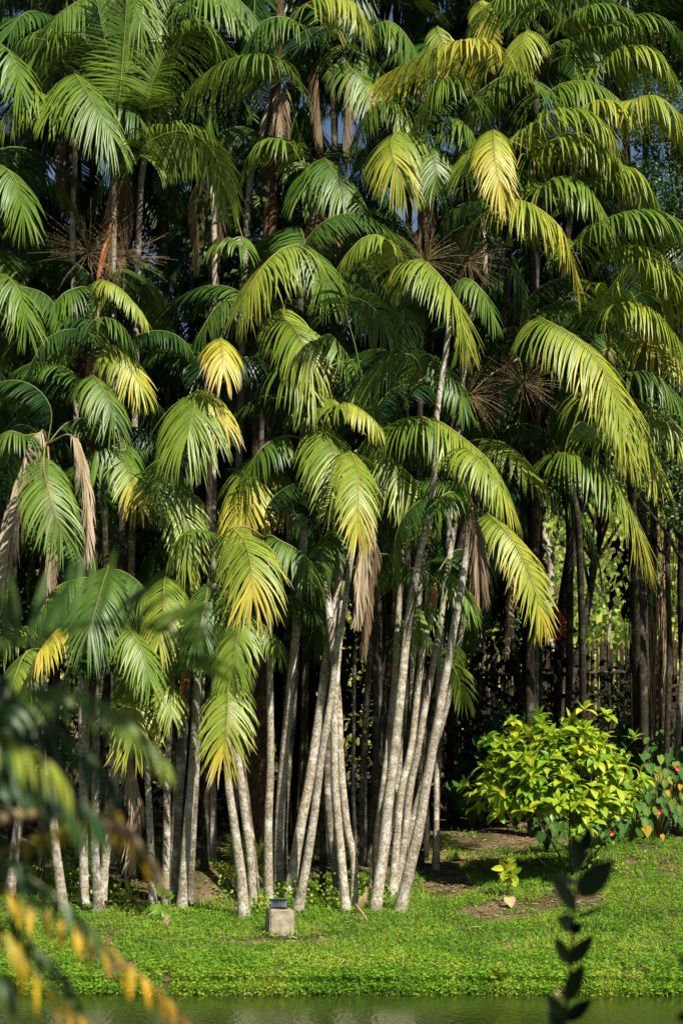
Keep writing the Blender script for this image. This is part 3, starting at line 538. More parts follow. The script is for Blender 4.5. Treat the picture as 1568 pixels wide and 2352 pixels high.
palm('tall palm with a long curtain frond top left of centre', (540, 23.0), [(540, 1500), (566, 525), (606, 290)], 18, 16, (640, 175), 0, fronds=[
    ([(655, 185, .1), (628, 136, .4), (575, 124, .5), (505, 145, .5), (450, 185, .5)], 115, .3, .3), ([(700, 385, .2), (672, 335, .3), (640, 318, .4), (600, 322, .4), (568, 365, .4)], 82, .22, .3)], fill=5, deadfill=2, group=G3)
palm('tall palm with an arched yellow rimmed frond, upper left of centre', (490, 22.6), [(490, 1500), (492, 540)], 16, 13, (475, 380), 0, fronds=[
    ([(320, 358, .4), (350, 320, .5), (415, 300, .5), (465, 320, .5), (500, 370, .5), (522, 450, .5)], 112, .3, .45), ([(560, 560, .2), (530, 545, .3), (490, 560, .3)], 60, .2)], fill=4, deadfill=2, group=G3)
palm('tall palm whose skirt of brown dead leaves hangs under a green fan', (745, 22.8), [(745, 1500), (745, 700)], 16, 13, (742, 440), 0, fronds=[
    ([(738, 395, .0), (742, 363, .3), (757, 378, .5), (788, 432, .7), (812, 490, .75)], 112, .18, .22), ([(728, 380, .2), (712, 400, .4), (695, 440, .5)], 90, .15)], fill=3, dead=[([(720, 500, .2), (715, 600, .2), (720, 700, .2)], 60, .3), ([(770, 500, .2), (780, 600, .2), (770, 690, .2)], 60, .35)], deadfill=2, group=G3)
palm('tall palm at the top edge with a yellow curtain frond', (770, 22.9), [(770, 1500), (770, 500)], 16, 14, (760, 80), 0, fronds=[
    ([(850, 60, .2), (892, 48, .3), (932, 80, .4), (962, 145, .4)], 105, .2, .25), ([(700, 60, .2), (652, 38, .3), (602, 50, .4), (562, 105, .4)], 100, .12, .15), ([(800, 150, .4), (830, 180, .5), (850, 240, .6)], 90, .25, .3),
    ([(700, 10, .3), (760, -8, .4), (812, 5, .5), (842, 50, .5)], 105, .5, .6), ([(800, 110, .1), (840, 130, .2), (870, 200, .3)], 110, .15)], fill=6, deadfill=2, group=G3)
palm('tall palm with a broad golden drooping frond right of centre', (965, 22.4), [(960, 1500), (965, 700)], 16, 14, (965, 330), 0, fronds=[
    ([(1000, 290, .2), (1040, 270, .3), (1080, 300, .4), (1100, 350, .4)], 100, .2, .25), ([(930, 250, .2), (880, 230, .3), (840, 260, .4), (815, 320, .4)], 100, .12, .15),
    ([(945, 302, .2), (915, 300, .4), (898, 325, .65), (903, 365, .85), (925, 415, .9)], 108, .42, .6), ([(885, 240, .2), (915, 262, .3), (950, 308, .35)], 55, .3, .5), ([(985, 330, .3), (1000, 380, .5), (1000, 430, .5)], 80, .15)], fill=5, deadfill=2, group=G3)
palm('tall palm with brown ringed leaning stem right of centre', (1000, 22.4), [(1010, 1500), (1069, 813), (1098, 680), (1114, 613)], 13, 11, (1085, 240), 0, fronds=[
    ([(1154, 132, .3), (1094, 94, .45), (1024, 100, .5), (959, 130, .5), (874, 177, .5)], 108, .5, .62), ([(1064, 212, .2), (1039, 175, .4), (999, 190, .5), (970, 238, .5)], 100, .14), ([(1004, 60, .2), (1020, 110, .3), (1030, 175, .3)], 40, .35)], fill=5, group=G3)
palm('palm holding a bright gold frond low between right crowns', (975, 23), [(985, 1700), (1045, 1300), (1122, 1010), (1129, 900), (1154, 800)], 15, 15, (1170, 520), -1.0, fronds=[
    ([(1125, 482, .3), (1160, 460, .5), (1210, 464, .6), (1259, 495, .6), (1294, 535, .65), (1316, 620, .65)], 112, .5, .6), ([(1132, 320, .1), (1134, 297, .4), (1134, 345, .7), (1142, 400, .8), (1155, 450, .8)], 72, .46, .74), 
    ([(1316, 555, .2), (1360, 520, .35), (1424, 490, .45), (1499, 482, .5), (1575, 512, .5)], 112, .2, .25), ([(1090, 340, .1), (1075, 360, .3), (1060, 400, .3)], 70, .3)], fill=3, brooms=[(1070, 600, 100, 34, .1)], group=G3)
palm('palm with the long yellow feather frond at right', (1000, 22.6), [(1010, 1700), (1065, 1300), (1117, 1010), (1150, 880)], 15, 15, (1190, 770), -1.0, fronds=[
    ([(1246, 733, .3), (1304, 763, .5), (1359, 813, .6), (1399, 878, .65), (1424, 940, .65), (1434, 1005, .65)], 118, .4, .58)], fill=4, brooms=[(1075, 910, 110, 44, .3), (1200, 880, 110, 44, .1)], group=G3)
palm('palm with stacked arching curtains at upper right', (1222, 25.2), [(1222, 1800), (1222, 1400), (1232, 1000), (1225, 700)], 17, 15, (1215, 370), -2.8, fronds=[
    ([(1250, 330, .3), (1320, 302, .4), (1390, 332, .5), (1442, 395, .5)], 105, .35, .45), ([(1235, 425, .4), (1290, 402, .5), (1350, 430, .6), (1392, 495, .6)], 100, .25, .35), ([(1180, 390, .2), (1150, 380, .3), (1110, 400, .4), (1080, 450, .4)], 90, .15, .2),
    ([(1170, 322, .3), (1209, 295, .45), (1269, 256, .5), (1334, 252, .55), (1384, 280, .6), (1402, 320, .6)], 125, .36, .45), ([(1310, 335, .2), (1374, 325, .3), (1424, 378, .3)], 95, .45, .55), ([(1350, 410, .2), (1394, 390, .35), (1450, 386, .4), (1505, 455, .4)], 105, .25, .45),
    ([(1455, 228, .1), (1509, 220, .2), (1568, 268, .2)], 105, .45, .5), ([(1344, 240, .0), (1390, 228, .1), (1440, 240, .1)], 95, .45)], fill=4, group=G3)
palm('highest palm at the upper right with many overlapping curtains', (1300, 25.6), [(1300, 1800), (1308, 1400), (1300, 1100), (1250, 500)], 17, 15, (1225, 170), -2.6, fronds=[
    ([(1240, 218, .3), (1300, 188, .4), (1370, 192, .5), (1430, 236, .5)], 100, .2, .3), ([(1240, 20, .2), (1200, -5, .3), (1150, -8, .4), (1095, 30, .4)], 90, .2, .3), ([(1200, 0, .1), (1240, -45, .2), (1320, -40, .3), (1392, 5, .3)], 100, .2, .3),
    ([(1284, 62, .3), (1324, 30, .4), (1374, 10, .5), (1424, 16, .5), (1456, 45, .5)], 85, .18, .25), ([(1294, 112, .1), (1359, 66, .2), (1434, 40, .3), (1494, 32, .3), (1550, 62, .3)], 90, .14, .2),
    ([(1374, 142, .2), (1424, 110, .3), (1484, 107, .35), (1534, 150, .35)], 105, .36, .45), ([(1219, 188, .4), (1184, 162, .5), (1134, 185, .55), (1094, 216, .6), (1062, 255, .6)], 112, .16, .2),
    ([(1222, 85, .1), (1212, 68, .4), (1200, 95, .6), (1185, 150, .6)], 75, .42, .45), ([(1104, 0, .3), (1115, 60, .4), (1134, 140, .4)], 40, .5)], fill=4, group=G3)
palm('palm with green and gold fronds leaving the right edge', (1465, 24.8), [(1462, 1676), (1454, 1251), (1440, 1050)], 22, 17, (1395, 800), -2.6, fronds=[
    ([(1420, 575, .3), (1480, 568, .4), (1540, 600, .5), (1585, 655, .5)], 105, .3, .4), ([(1405, 700, .4), (1450, 690, .5), (1510, 720, .6), (1562, 785, .6)], 105, .4, .5), ([(1345, 905, .2), (1390, 905, .3), (1440, 950, .4), (1480, 1015, .4)], 95, .35, .45), ([(1360, 720, .3), (1370, 690, .4), (1410, 670, .5), (1450, 710, .5)], 90, .3, .4),
    ([(1440, 642, .3), (1482, 610, .4), (1530, 624, .5), (1575, 665, .5)], 135, .42, .5), ([(1469, 773, .2), (1524, 793, .3), (1575, 835, .3)], 85, .6, .65), ([(1429, 855, .4), (1484, 852, .5), (1534, 883, .5), (1575, 935, .5)], 78, .12, .15),
    ([(1464, 930, .2), (1524, 955, .3), (1575, 1005, .3)], 85, .38, .4), ([(1359, 985, .1), (1420, 1000, .2), (1480, 1040, .2), (1505, 1090, .2)], 80, .4, .5)], fill=4, barkm=M_barkd, group=G3)
palm('dark stemmed palm whose frond droops to a yellow tip before the fence', (1330, 24.2), [(1337, 1626), (1331, 1300), (1320, 1160)], 17, 15, (1290, 1060), -1.6, fronds=[
    ([(1270, 1043, .3), (1324, 1040, .45), (1384, 1073, .5), (1419, 1118, .55), (1449, 1176, .55), (1478, 1255, .55)], 115, .16, .62)], fill=3, barkm=M_barkd, group=G3)
for (bx, cr, Yb, lb) in ((-70, (-60, 190), 22.6, 'palm beyond the upper left corner, only its arching tips in view'), (-60, (-55, 470), 22.2, 'palm left of the frame with green frond tips below the corner'), (-60, (-50, 720), 21.8, 'palm left of the frame with striped yellow tips halfway up')):
    palm(lb, (bx, Yb), [(bx, 1500), (bx, 1000)], 17, 14, cr, 0, fronds=[([(cr[0] + 60, cr[1] - 90, .3), (cr[0] + 95, cr[1] - 50, .4), (cr[0] + 110, cr[1] + 20, .4)], 100, .25, .3)], fill=6, deadfill=1, group=G3)
# --- the mass of palms behind
frg = random.Random(4)
spots = []
for row, y in enumerate(range(-120, 1250, 165)):
    for x in range(-60, 1640, 185):
        xx = x + (row % 2) * 90 + frg.uniform(-45, 45); yyy = y + frg.uniform(-50, 50)
        if xx > 1150 and yyy > 900: continue
        if xx > 1500 and yyy > 250: continue
        if yyy < 620 and xx < 1250 and frg.random() < .22: continue
        spots.append((xx, yyy, 23.6 + frg.random() * 3.4))
for (x, y, Y) in spots:
    c = P(x, y, Y); b0 = Vector((c.x + frg.uniform(-.5, .5), Y + frg.uniform(-.2, .2), 0)); b0.z = ground_z(b0.x, b0.y)
    root = thing('palm_tree', b0, 'green palm crown deep in the mass of palms behind the grove', 'palm tree', 'background palms filling the grove')
    ks = (960, 1010, 1040, 1222, 1480, 1530, 1575) if x > 1120 else (-40, 30, 120, 205, 235, 300, 395, 430, 455, 592, 655, 720, 770, 845, 880, 930, 970)
    kx = min(ks, key=lambda q: abs(q + frg.uniform(-40, 40) - x)); b0.x = P(kx + frg.uniform(-9, 9), 1500, Y).x; b0.z = ground_z(b0.x, b0.y); root.location = b0
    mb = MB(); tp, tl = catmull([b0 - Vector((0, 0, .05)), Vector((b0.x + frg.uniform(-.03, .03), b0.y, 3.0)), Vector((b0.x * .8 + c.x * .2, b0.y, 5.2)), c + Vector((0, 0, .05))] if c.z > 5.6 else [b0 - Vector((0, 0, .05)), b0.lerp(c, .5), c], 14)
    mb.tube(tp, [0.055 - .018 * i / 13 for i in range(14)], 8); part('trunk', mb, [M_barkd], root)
    add_fill(root, c, 9, frg, frg.uniform(.85, 1.15), dead=frg.choice((0, 0, 1, 1)), low=-35 if y > 250 else -20, high=38 if y > 250 else 62)
#PALMS_END

# ------------------------------------------------------------------ broadleaf trees
def leaf_quad(mb, c, d, u, l, wd, tn, m=0):
    """a folded oval leaf, 4 quads"""
    s = d.cross(u).normalized(); n = s.cross(d)
    a = mb.vert(c, tn); b1 = mb.vert(c + d * l * .45 - s * wd + n * wd * .3, tn); b2 = mb.vert(c + d * l * .45 + s * wd + n * wd * .3, tn)
    mid = mb.vert(c + d * l * .5, tn); e = mb.vert(c + d * l - n * l * .12, tn)
    mb.face((a, b1, mid), m); mb.face((a, mid, b2), m); mb.face((b1, e, mid), m); mb.face((mid, e, b2), m)
def rv(rg): 
    v = Vector((rg.gauss(0, 1), rg.gauss(0, 1), rg.gauss(0, 1))); return v.normalized()
def crown_mb(clumps, per, leaf, rg, t0=.35, spread=.25, droopy=.3):
    mb = MB()
    for (c, r) in clumps:
        tc_ = t0 + rg.gauss(0, .15)
        for i in range(int(per * r * r)):
            v = rv(rg); p = c + Vector((v.x, v.y, v.z * .8)) * r * rg.random() ** .33
            d = (v + rv(rg) * .8 - Vector((0, 0, droopy))).normalized(); leaf_quad(mb, p, d, rv(rg), leaf * rg.uniform(.7, 1.3), leaf * rg.uniform(.22, .34), min(1, max(0, tc_ + rg.gauss(0, spread))))
    return mb
def tree(name, label, base, clumps, per, leaf, seed, r0, group=None, mat=None, barkm=None, cat='tree', t0=.35):
    rg = random.Random(seed); base = Vector(base); base.z = ground_z(base.x, base.y)
    root = thing(name, base, label, cat, group)
    mb = MB(); top = max((c for c, r in clumps), key=lambda q: q.z)
    tp, tl = catmull([base - Vector((0, 0, .1)), base.lerp(top, .35) + Vector((rg.uniform(-.2, .2), 0, 0)), base.lerp(top, .7) + Vector((rg.uniform(-.2, .2), 0, 0)), top], 16)
    mb.tube(tp, [r0 * (1 - .85 * i / 15) * (1.3 if i == 0 else 1) for i in range(16)], 10)
    for c, r in clumps:
        k = max(1, min(13, int(15 * max(.15, (c.z - base.z) / (top.z - base.z + .01) * .75)))); a = tp[k]
        mb.tube([a, a.lerp(c, .5) + Vector((0, 0, .1)), c], [r0 * .35, r0 * .2, r0 * .08], 5)
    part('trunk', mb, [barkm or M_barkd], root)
    part('crown', crown_mb(clumps, per, leaf, rg, t0), [mat or M_broad], root)
    return root
def clumps_at(lst, Y, rg, jit=.3): return [(P(x, y, Y + rg.uniform(-jit, jit)), rpx * mpp(Y)) for x, y, rpx in lst]
brg = random.Random(31)
tree('broadleaf_tree', 'small leaved tree at the right edge beside the upper curtains', (P(1600, 1900, 24).x, 24, 0), clumps_at([(1500, 200, 60), (1550, 260, 70), (1480, 300, 55), (1530, 350, 70), (1470, 400, 50), (1560, 430, 70), (1500, 450, 50), (1590, 150, 60), (1560, 520, 60), (1600, 330, 80)], 23.4, brg), 7200, .05, 1, .10, t0=.55)
tree('broadleaf_tree', 'bushy small leaved tree low at the right edge under the fronds', (P(1610, 1900, 23.6).x, 23.6, 0), clumps_at([(1480, 1000, 50), (1540, 980, 60), (1470, 1070, 50), (1530, 1070, 60), (1580, 1120, 60), (1500, 1130, 50), (1440, 1110, 40), (1560, 1190, 40), (1590, 1020, 60)], 23.2, brg), 7200, .05, 2, .10, t0=.5)
tree('broadleaf_tree', 'dark tree filling the top right corner', (P(1640, 1900, 27).x, 27, 0), clumps_at([(1560, 40, 90), (1500, -40, 110), (1620, 120, 100), (1650, -40, 120), (1560, 140, 70), (1640, 300, 110), (1650, 500, 120), (1640, 700, 120), (1650, 900, 130)], 26.5, brg, .8), 1500, .09, 3, .2, t0=.1)
# big dark trees behind the whole grove
for k in range(7):
    X = -6.6 + k * 1.9 + brg.uniform(-.4, .4); Y = 28.3 + brg.uniform(-.8, 1.6)
    if X > 2.2: Y += 4.5; X += (-.9 if X < 3.8 else 1.6)
    cl = []
    for j in range(18):
        z = brg.uniform(4.2, 9.0) if X < 2.2 else brg.uniform(8.5, 10.8); cl.append((Vector((X + brg.gauss(0, 1.0), Y + brg.gauss(0, .9), z)), brg.uniform(.6, 1.05)))
    tree('broadleaf_tree', 'dense dark evergreen tree closing the view behind the palms', (X, Y, 0), cl, 105, .15, 40 + k, .2, 'dark trees behind the grove', t0=.2)
# undergrowth behind the stems, leaf colour near black in place of deep shade
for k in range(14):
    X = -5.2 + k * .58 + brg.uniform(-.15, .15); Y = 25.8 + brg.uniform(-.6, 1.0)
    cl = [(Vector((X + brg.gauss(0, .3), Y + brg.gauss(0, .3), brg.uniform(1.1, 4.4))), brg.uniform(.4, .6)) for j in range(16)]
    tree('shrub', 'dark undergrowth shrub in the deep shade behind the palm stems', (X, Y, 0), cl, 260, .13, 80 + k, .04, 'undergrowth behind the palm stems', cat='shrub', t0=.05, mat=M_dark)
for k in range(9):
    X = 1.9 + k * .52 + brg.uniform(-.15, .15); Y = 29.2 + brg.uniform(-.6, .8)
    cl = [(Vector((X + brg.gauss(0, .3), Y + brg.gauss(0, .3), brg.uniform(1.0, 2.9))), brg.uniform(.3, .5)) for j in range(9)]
    tree('shrub', 'low dark shrub in the shade in front of the cane fence', (X, Y, 0), cl, 260, .12, 180 + k, .03, 'shaded shrubs before the fence', cat='shrub', t0=.05, mat=M_dark)  # near-black leaf colour stands in for shade at the fence foot
tree('broadleaf_tree', 'dark crowned tree added over the gap to shade the fence', (P(1205, 1900, 27.6).x, 27.6, 0), clumps_at([(1200, 1080, 90), (1270, 1040, 100), (1340, 1020, 100), (1400, 1060, 80), (1460, 1020, 100), (1520, 1080, 80), (1300, 1120, 60), (1370, 1130, 50), (1230, 960, 110), (1360, 930, 110), (1480, 920, 110)], 27.4, brg, .6), 500, .11, 77, .085, t0=.15)  # tree put in to cast canopy shade on the fence
# stout reddish trunk
b0 = P(596, 1990, 22.4); b0.z = ground_z(b0.x, b0.y); root = thing('tree', b0, 'stout reddish brown fibrous trunk in the shade behind the slim stems', 'tree')
mb = MB(); tp, _ = catmull([b0 - Vector((0, 0, .1)), P(594, 1700, 22.4), P(590, 1400, 22.4), P(600, 1000, 22.6), P(620, 500, 22.8), P(650, -150, 23.2)], 40); mb.tube(tp, [.16 - .12 * i / 39 for i in range(40)], 14); part('trunk', mb, [M_barkr], root)
part('crown', crown_mb([(P(620 + dx, 480 + dy, 23), .5) for dx, dy in ((0, 0), (-120, 60), (110, 40), (20, -100), (-60, 160))], 450, .10, brg, .2), [M_broad], root)

# ------------------------------------------------------------------ hillside beyond the fence
mb = MB(); hrg = random.Random(9)
for i in range(640):
    Y = hrg.uniform(38, 80); X = hrg.uniform(-.05, .22) * Y + hrg.uniform(-2, 4) if i % 3 else hrg.uniform(-16, 22); z = ground_z(X, Y); r = hrg.uniform(.7, 1.7); tcx = .74 + hrg.gauss(0, .25)
    for j in range(120):
        v = rv(hrg); v.z = abs(v.z); p = Vector((X, Y, z)) + v * r * hrg.random() ** .3
        leaf_quad(mb, p, (v + rv(hrg) * .6).normalized(), rv(hrg), hrg.uniform(.12, .32), hrg.uniform(.05, .1), min(1, max(0, tcx + hrg.gauss(0, .2))))
tag(link('hillside_vegetation', mb.mesh('hillside_vegetation', [M_hill])), 'sunlit green scrub covering the hillside beyond the fence', 'vegetation', kind='stuff')
for (x, y0, y1, wd, lean) in ((1262, 1380, 1180, 12, -30), (1395, 1480, 1340, 5, -25), (1100, 1500, 1100, 9, 10)):
    a = P(x, y0, 44); e = P(x + lean, y1, 44); g = Vector((a.x, 44, ground_z(a.x, 44))); root = thing('tree', g, {1262: 'pale crooked tree on the hillside left of the dark stems', 1395: 'thin bent pale sapling on the hillside seen through the gap', 1100: 'pale tree on the hillside mostly hidden by palm leaves'}[x], 'tree')
    mb = MB(); tp, _ = catmull([g, a, a.lerp(e, .5) + Vector((.15, 0, 0)), e], 12); mb.tube(tp, [wd * mpp(44) * (1 - .5 * i / 11) for i in range(12)], 8); part('trunk', mb, [M_bark], root)
    part('crown', crown_mb([(e, .8), (e + Vector((.7, 0, .3)), .6), (e + Vector((-.6, 0, .4)), .6)], 160, .18, hrg, .5), [M_hill], root)

# ------------------------------------------------------------------ fence
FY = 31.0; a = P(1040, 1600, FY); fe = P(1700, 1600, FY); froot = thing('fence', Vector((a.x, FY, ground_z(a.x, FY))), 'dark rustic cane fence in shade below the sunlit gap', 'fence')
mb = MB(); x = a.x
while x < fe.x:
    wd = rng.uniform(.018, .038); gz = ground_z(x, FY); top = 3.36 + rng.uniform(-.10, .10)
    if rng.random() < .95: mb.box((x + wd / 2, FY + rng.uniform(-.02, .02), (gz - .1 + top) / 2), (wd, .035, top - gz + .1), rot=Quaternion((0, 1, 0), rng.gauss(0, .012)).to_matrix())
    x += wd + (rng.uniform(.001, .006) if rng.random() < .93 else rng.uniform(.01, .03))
part('cane_panel', mb, [simple('cane darkened for shade', (0.05, 0.032, 0.018), .9)], froot, False)  # canopy shadow put into the cane colour
for z in (1.7, 2.9):
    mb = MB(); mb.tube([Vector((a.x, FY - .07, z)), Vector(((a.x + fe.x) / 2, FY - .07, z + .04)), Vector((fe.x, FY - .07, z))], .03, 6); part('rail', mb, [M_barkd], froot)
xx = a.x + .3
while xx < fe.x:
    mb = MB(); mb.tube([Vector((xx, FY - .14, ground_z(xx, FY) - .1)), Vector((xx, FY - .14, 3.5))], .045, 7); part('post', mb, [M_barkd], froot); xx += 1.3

# ------------------------------------------------------------------ dark stems at the right, before the fence
def stem(name, label, pts, w0, w1, Y, mat, crown=None, cat='tree', group=None, per=900, leaf=.08, t0=.15, lm=None):
    b0 = P(pts[0][0], pts[0][1], Y); b0.z = ground_z(b0.x, b0.y); root = thing(name, b0, label, cat, group)
    mb = MB(); tp, _ = catmull([b0 - Vector((0, 0, .1))] + [P(x, y, Y) for x, y in pts[1:]], 24); mb.tube(tp, [(w0 + (w1 - w0) * i / 23) * .5 * mpp(Y) for i in range(24)], 10); part('trunk', mb, [mat], root)
    if crown: part('crown', crown_mb(clumps_at(crown, Y, rng, .2), per, leaf, rng, t0), [lm or M_broad], root)
    return root
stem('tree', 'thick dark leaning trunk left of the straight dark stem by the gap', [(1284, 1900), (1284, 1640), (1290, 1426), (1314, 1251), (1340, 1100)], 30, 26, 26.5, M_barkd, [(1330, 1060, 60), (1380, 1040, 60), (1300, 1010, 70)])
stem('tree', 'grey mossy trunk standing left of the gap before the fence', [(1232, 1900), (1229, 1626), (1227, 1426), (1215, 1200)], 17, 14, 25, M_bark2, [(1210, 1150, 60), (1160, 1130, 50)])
stem('tree', 'pale lichened thin stem at the lower right edge', [(1527, 1900), (1529, 1740), (1536, 1500), (1532, 1276), (1540, 1150)], 15, 12, 23.6, M_barkd, [(1545, 1130, 50), (1500, 1160, 40)], per=2500, leaf=.05)  # pale stem given the darkened bark in place of dim light
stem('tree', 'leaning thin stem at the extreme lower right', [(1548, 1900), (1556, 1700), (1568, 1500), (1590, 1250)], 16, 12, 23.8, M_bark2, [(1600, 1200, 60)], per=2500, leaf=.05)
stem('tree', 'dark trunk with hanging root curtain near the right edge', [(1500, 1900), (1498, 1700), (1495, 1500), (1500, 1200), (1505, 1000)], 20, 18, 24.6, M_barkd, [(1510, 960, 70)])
# hanging dry strands
vg = P(1485, 1900, 24.3); vg.z = ground_z(vg.x, 24.3); root = thing('hanging_vine', P(1480, 1250, 24.3), 'curtain of dry hanging roots and vines beside the dark right trunk', 'vine')
mb = MB()
for i in range(70):
    x = rng.gauss(1480, 28); y0 = rng.uniform(1150, 1350); y1 = y0 + rng.uniform(200, 480); p = [P(x + rng.gauss(0, 3) + 6 * math.sin(k), y0 + (y1 - y0) * k / 5, 24.3 + rng.gauss(0, .03)) for k in range(6)]
    mb.tube(p, .006, 3, rng.random())
part('strands', mb, [M_straw], root)
root = thing('climbing_plant', P(1440, 1300, 24), 'dark big leaved climber clinging to the trunk right of the gap', 'plant'); mb = MB()
for i in range(150):
    c = P(rng.gauss(1456, 24), rng.uniform(1215, 1400), 24 + rng.gauss(0, .12)); leaf_quad(mb, c, Vector((rng.gauss(0, .5), rng.gauss(0, .4), -1)).normalized(), rv(rng), rng.uniform(.1, .2), rng.uniform(.03, .05), rng.random())
part('leaves', mb, [M_dark], root)
mb = MB(); mb.tube([P(1450, 1700, 23.9), P(1447, 1500, 23.9), P(1442, 1220, 23.9)], .012, 6); part('stem', mb, [M_barkd], root)
# red fruit cluster
root = thing('fruit_cluster', P(1262, 1400, 26), 'orange red fruiting palm stalk glowing in the gap above the fence', 'fruit cluster')
mb = MB()
for i in range(90):
    a0 = P(1276, 1385 + rng.random() * 60, 25.6); e = P(rng.uniform(1240, 1300), rng.uniform(1415, 1472), 25.6 + rng.gauss(0, .1)); mb.tube([a0, a0.lerp(e, .5) + Vector((rng.gauss(0, .03), 0, .02)), e], .006, 4)
    for q in (.5, .75, 1): 
        c = a0.lerp(e, q); mb.tube([c - Vector((0, 0, .012)), c, c + Vector((0, 0, .012))], [.003, .012, .003], 5)
part('twigs', mb, [M_fruit], root); mb = MB(); mb.tube([P(1274, 1375, 25.6), P(1272, 1475, 25.6)], .014, 6); part('stalk', mb, [simple('orange stalk', (.6, .28, .06))], root)

# ------------------------------------------------------------------ leafy plants
def leafblade(mb, c, d, up, l, wd, tn, shape='oval', curl=.5, m=0, fold=.25, twist=0):
    rows = {'oval': [(0, .04), (.12, .42), (.32, .92), (.52, 1), (.72, .78), (.88, .38), (1, .02)], 'heart': [(-.20, .62), (-.06, .95), (.15, 1.05), (.4, .92), (.65, .6), (.85, .26), (1, .02)], 'lance': [(0, .1), (.2, .8), (.45, 1), (.7, .75), (.88, .35), (1, .02)]}[shape]
    d = d.normalized(); s = d.cross(up); s = s.normalized() if s.length > .05 else d.cross(Vector((1, 0, .1))).normalized(); n = s.cross(d); prev = None; p = Vector(c)
    last = rows[0][0]; dd = d.copy()
    for (f, ww) in rows:
        st = f - last; last = f; p = p + dd * l * st; dd = (dd - Vector((0, 0, 1)) * curl * max(0, st) * 1.2).normalized(); nn = s.cross(dd)
        wv = ww * wd; notch = (dd * l * .12 if shape == 'heart' and f < -.1 else Vector((0, 0, 0)))
        row = [mb.vert(p - s * wv + nn * wv * fold, tn), mb.vert(p - s * wv * .5 + nn * wv * fold * .4, tn + .02), mb.vert(p + notch, min(1, tn + .06)), mb.vert(p + s * wv * .5 + nn * wv * fold * .4, tn + .02), mb.vert(p + s * wv + nn * wv * fold, tn)]
        if prev:
            for k in range(4): mb.face((prev[k], prev[k + 1], row[k + 1], row[k]), m)
        prev = row
def whorl(mb, c, axis_, n, l, wd, tn, rg, curl=.8):
    a = rg.random() * 6.28; ax = axis_.normalized(); s = ax.orthogonal().normalized(); t_ = ax.cross(s)
    for i in range(n):
        a += 2.4; el = rg.uniform(.0, .75) if i > 2 else rg.uniform(.8, 1.3)
        d = (s * math.cos(a) + t_ * math.sin(a)) * math.cos(el) + ax * math.sin(el)
        ls = l * rg.uniform(.7, 1.15) * (1 if i > 2 else .75); leafblade(mb, c + ax * rg.uniform(-.05, .02), d, ax + rv(rg) * .2, ls, wd * ls / l * rg.uniform(.9, 1.1), min(.98, max(0, tn + rg.gauss(0, .16))), 'oval', curl)
def whorl_bush(name, label, tips, base, l, wd, n, seed, tfun, group=None, stem_r=.012):
    rg = random.Random(seed); root = thing(name, base, label, 'shrub' if len(tips) > 8 else 'plant', group); lm = MB(); st = MB()
    for p in tips:
        ax = (p - base - Vector((0, 0, .25))).normalized() * .6 + Vector((0, -.12, .55)); ax += rv(rg) * .35; whorl(lm, p, ax, n + rg.randint(-2, 2), l * rg.uniform(.75, 1.15), wd, tfun(p, rg), rg, rg.uniform(.5, 1.4))
    nodes = []
    nb = 7 if len(tips) > 8 else 1
    for k in range(nb):
        q = sorted(tips, key=lambda t: rg.random())[0]; e = base.lerp(q, .62) + Vector((0, 0, -.08)); mid = base.lerp(e, .5) + Vector((0, 0, -.06)) + rv(rg) * .04
        if nb == 1: e = tips[-1].copy(); mid = base.lerp(e, .5)
        tp, _ = catmull([base, mid, e], 9); st.tube(tp, [stem_r * (1.3 - .8 * i / 8) for i in range(9)], 6); nodes += tp[3:]
    for p in tips:
        q = min(nodes, key=lambda t: (t - p).length); st.tube([q, q.lerp(p, .5) + Vector((0, 0, -.03)), p], [stem_r * .5, stem_r * .4, stem_r * .25], 4)
    part('leaves', lm, [M_bush], root); part('stems', st, [M_stem], root); return root
bb = on_ground(1312, 2010); bb.z = ground_z(bb.x, bb.y); krg = random.Random(3); tips = []
cx0, cz = P(1290, 1800, bb.y).x, P(1290, 1850, bb.y).z
prof = [(1100, 1810), (1150, 1740), (1200, 1690), (1250, 1660), (1320, 1650), (1380, 1665), (1430, 1710), (1450, 1770), (1440, 1820), (1400, 1850), (1340, 1860), (1280, 1850), (1220, 1860), (1160, 1850), (1110, 1840), (1085, 1840)]
for i in range(300):
    for _ in range(40):
        x, y = krg.uniform(1085, 1455), krg.uniform(1652, 1868); u = (x - 1275) / 185; v = (1850 - y) / 195
        if (v >= 0 and u * u + v * v < 1) or (v < 0 and abs(u) < .95 - .0 and v > -.12): break
    rad = max(0, 1 - u * u - max(0, v) ** 2); tips.append(P(x, y, bb.y - math.sqrt(rad) * .75 * krg.uniform(.4, 1) + (.4 if krg.random() < .25 else 0)))
tips += [P(1345, 1900, bb.y - .7), P(1330, 1915, bb.y - .75), P(1360, 1880, bb.y - .65), P(1100, 1850, bb.y - .1), P(1085, 1835, bb.y)]
for (x, y) in ((1120, 1700), (1180, 1655), (1340, 1628), (1455, 1700), (1475, 1790), (1062, 1800), (1395, 1640), (1240, 1640), (1130, 1860)): tips.append(P(x, y, bb.y - .15))
whorl_bush('shrub', 'big rounded shrub with glowing yellow green leaves on the right bank', tips, bb, .185, .037, 8, 6, lambda p, rg: .64 + rg.gauss(0, .1))
sb = on_ground(1166, 2058); sb.z = ground_z(sb.x, sb.y)
whorl_bush('small_plant', 'small yellow green sapling alone on the grass before the shrub', [P(1172, 1985, sb.y), P(1160, 2000, sb.y - .05), P(1178, 2010, sb.y - .05), P(1166, 2015, sb.y - .08)], sb, .17, .045, 7, 8, lambda p, rg: .72 + rg.gauss(0, .1), stem_r=.006)

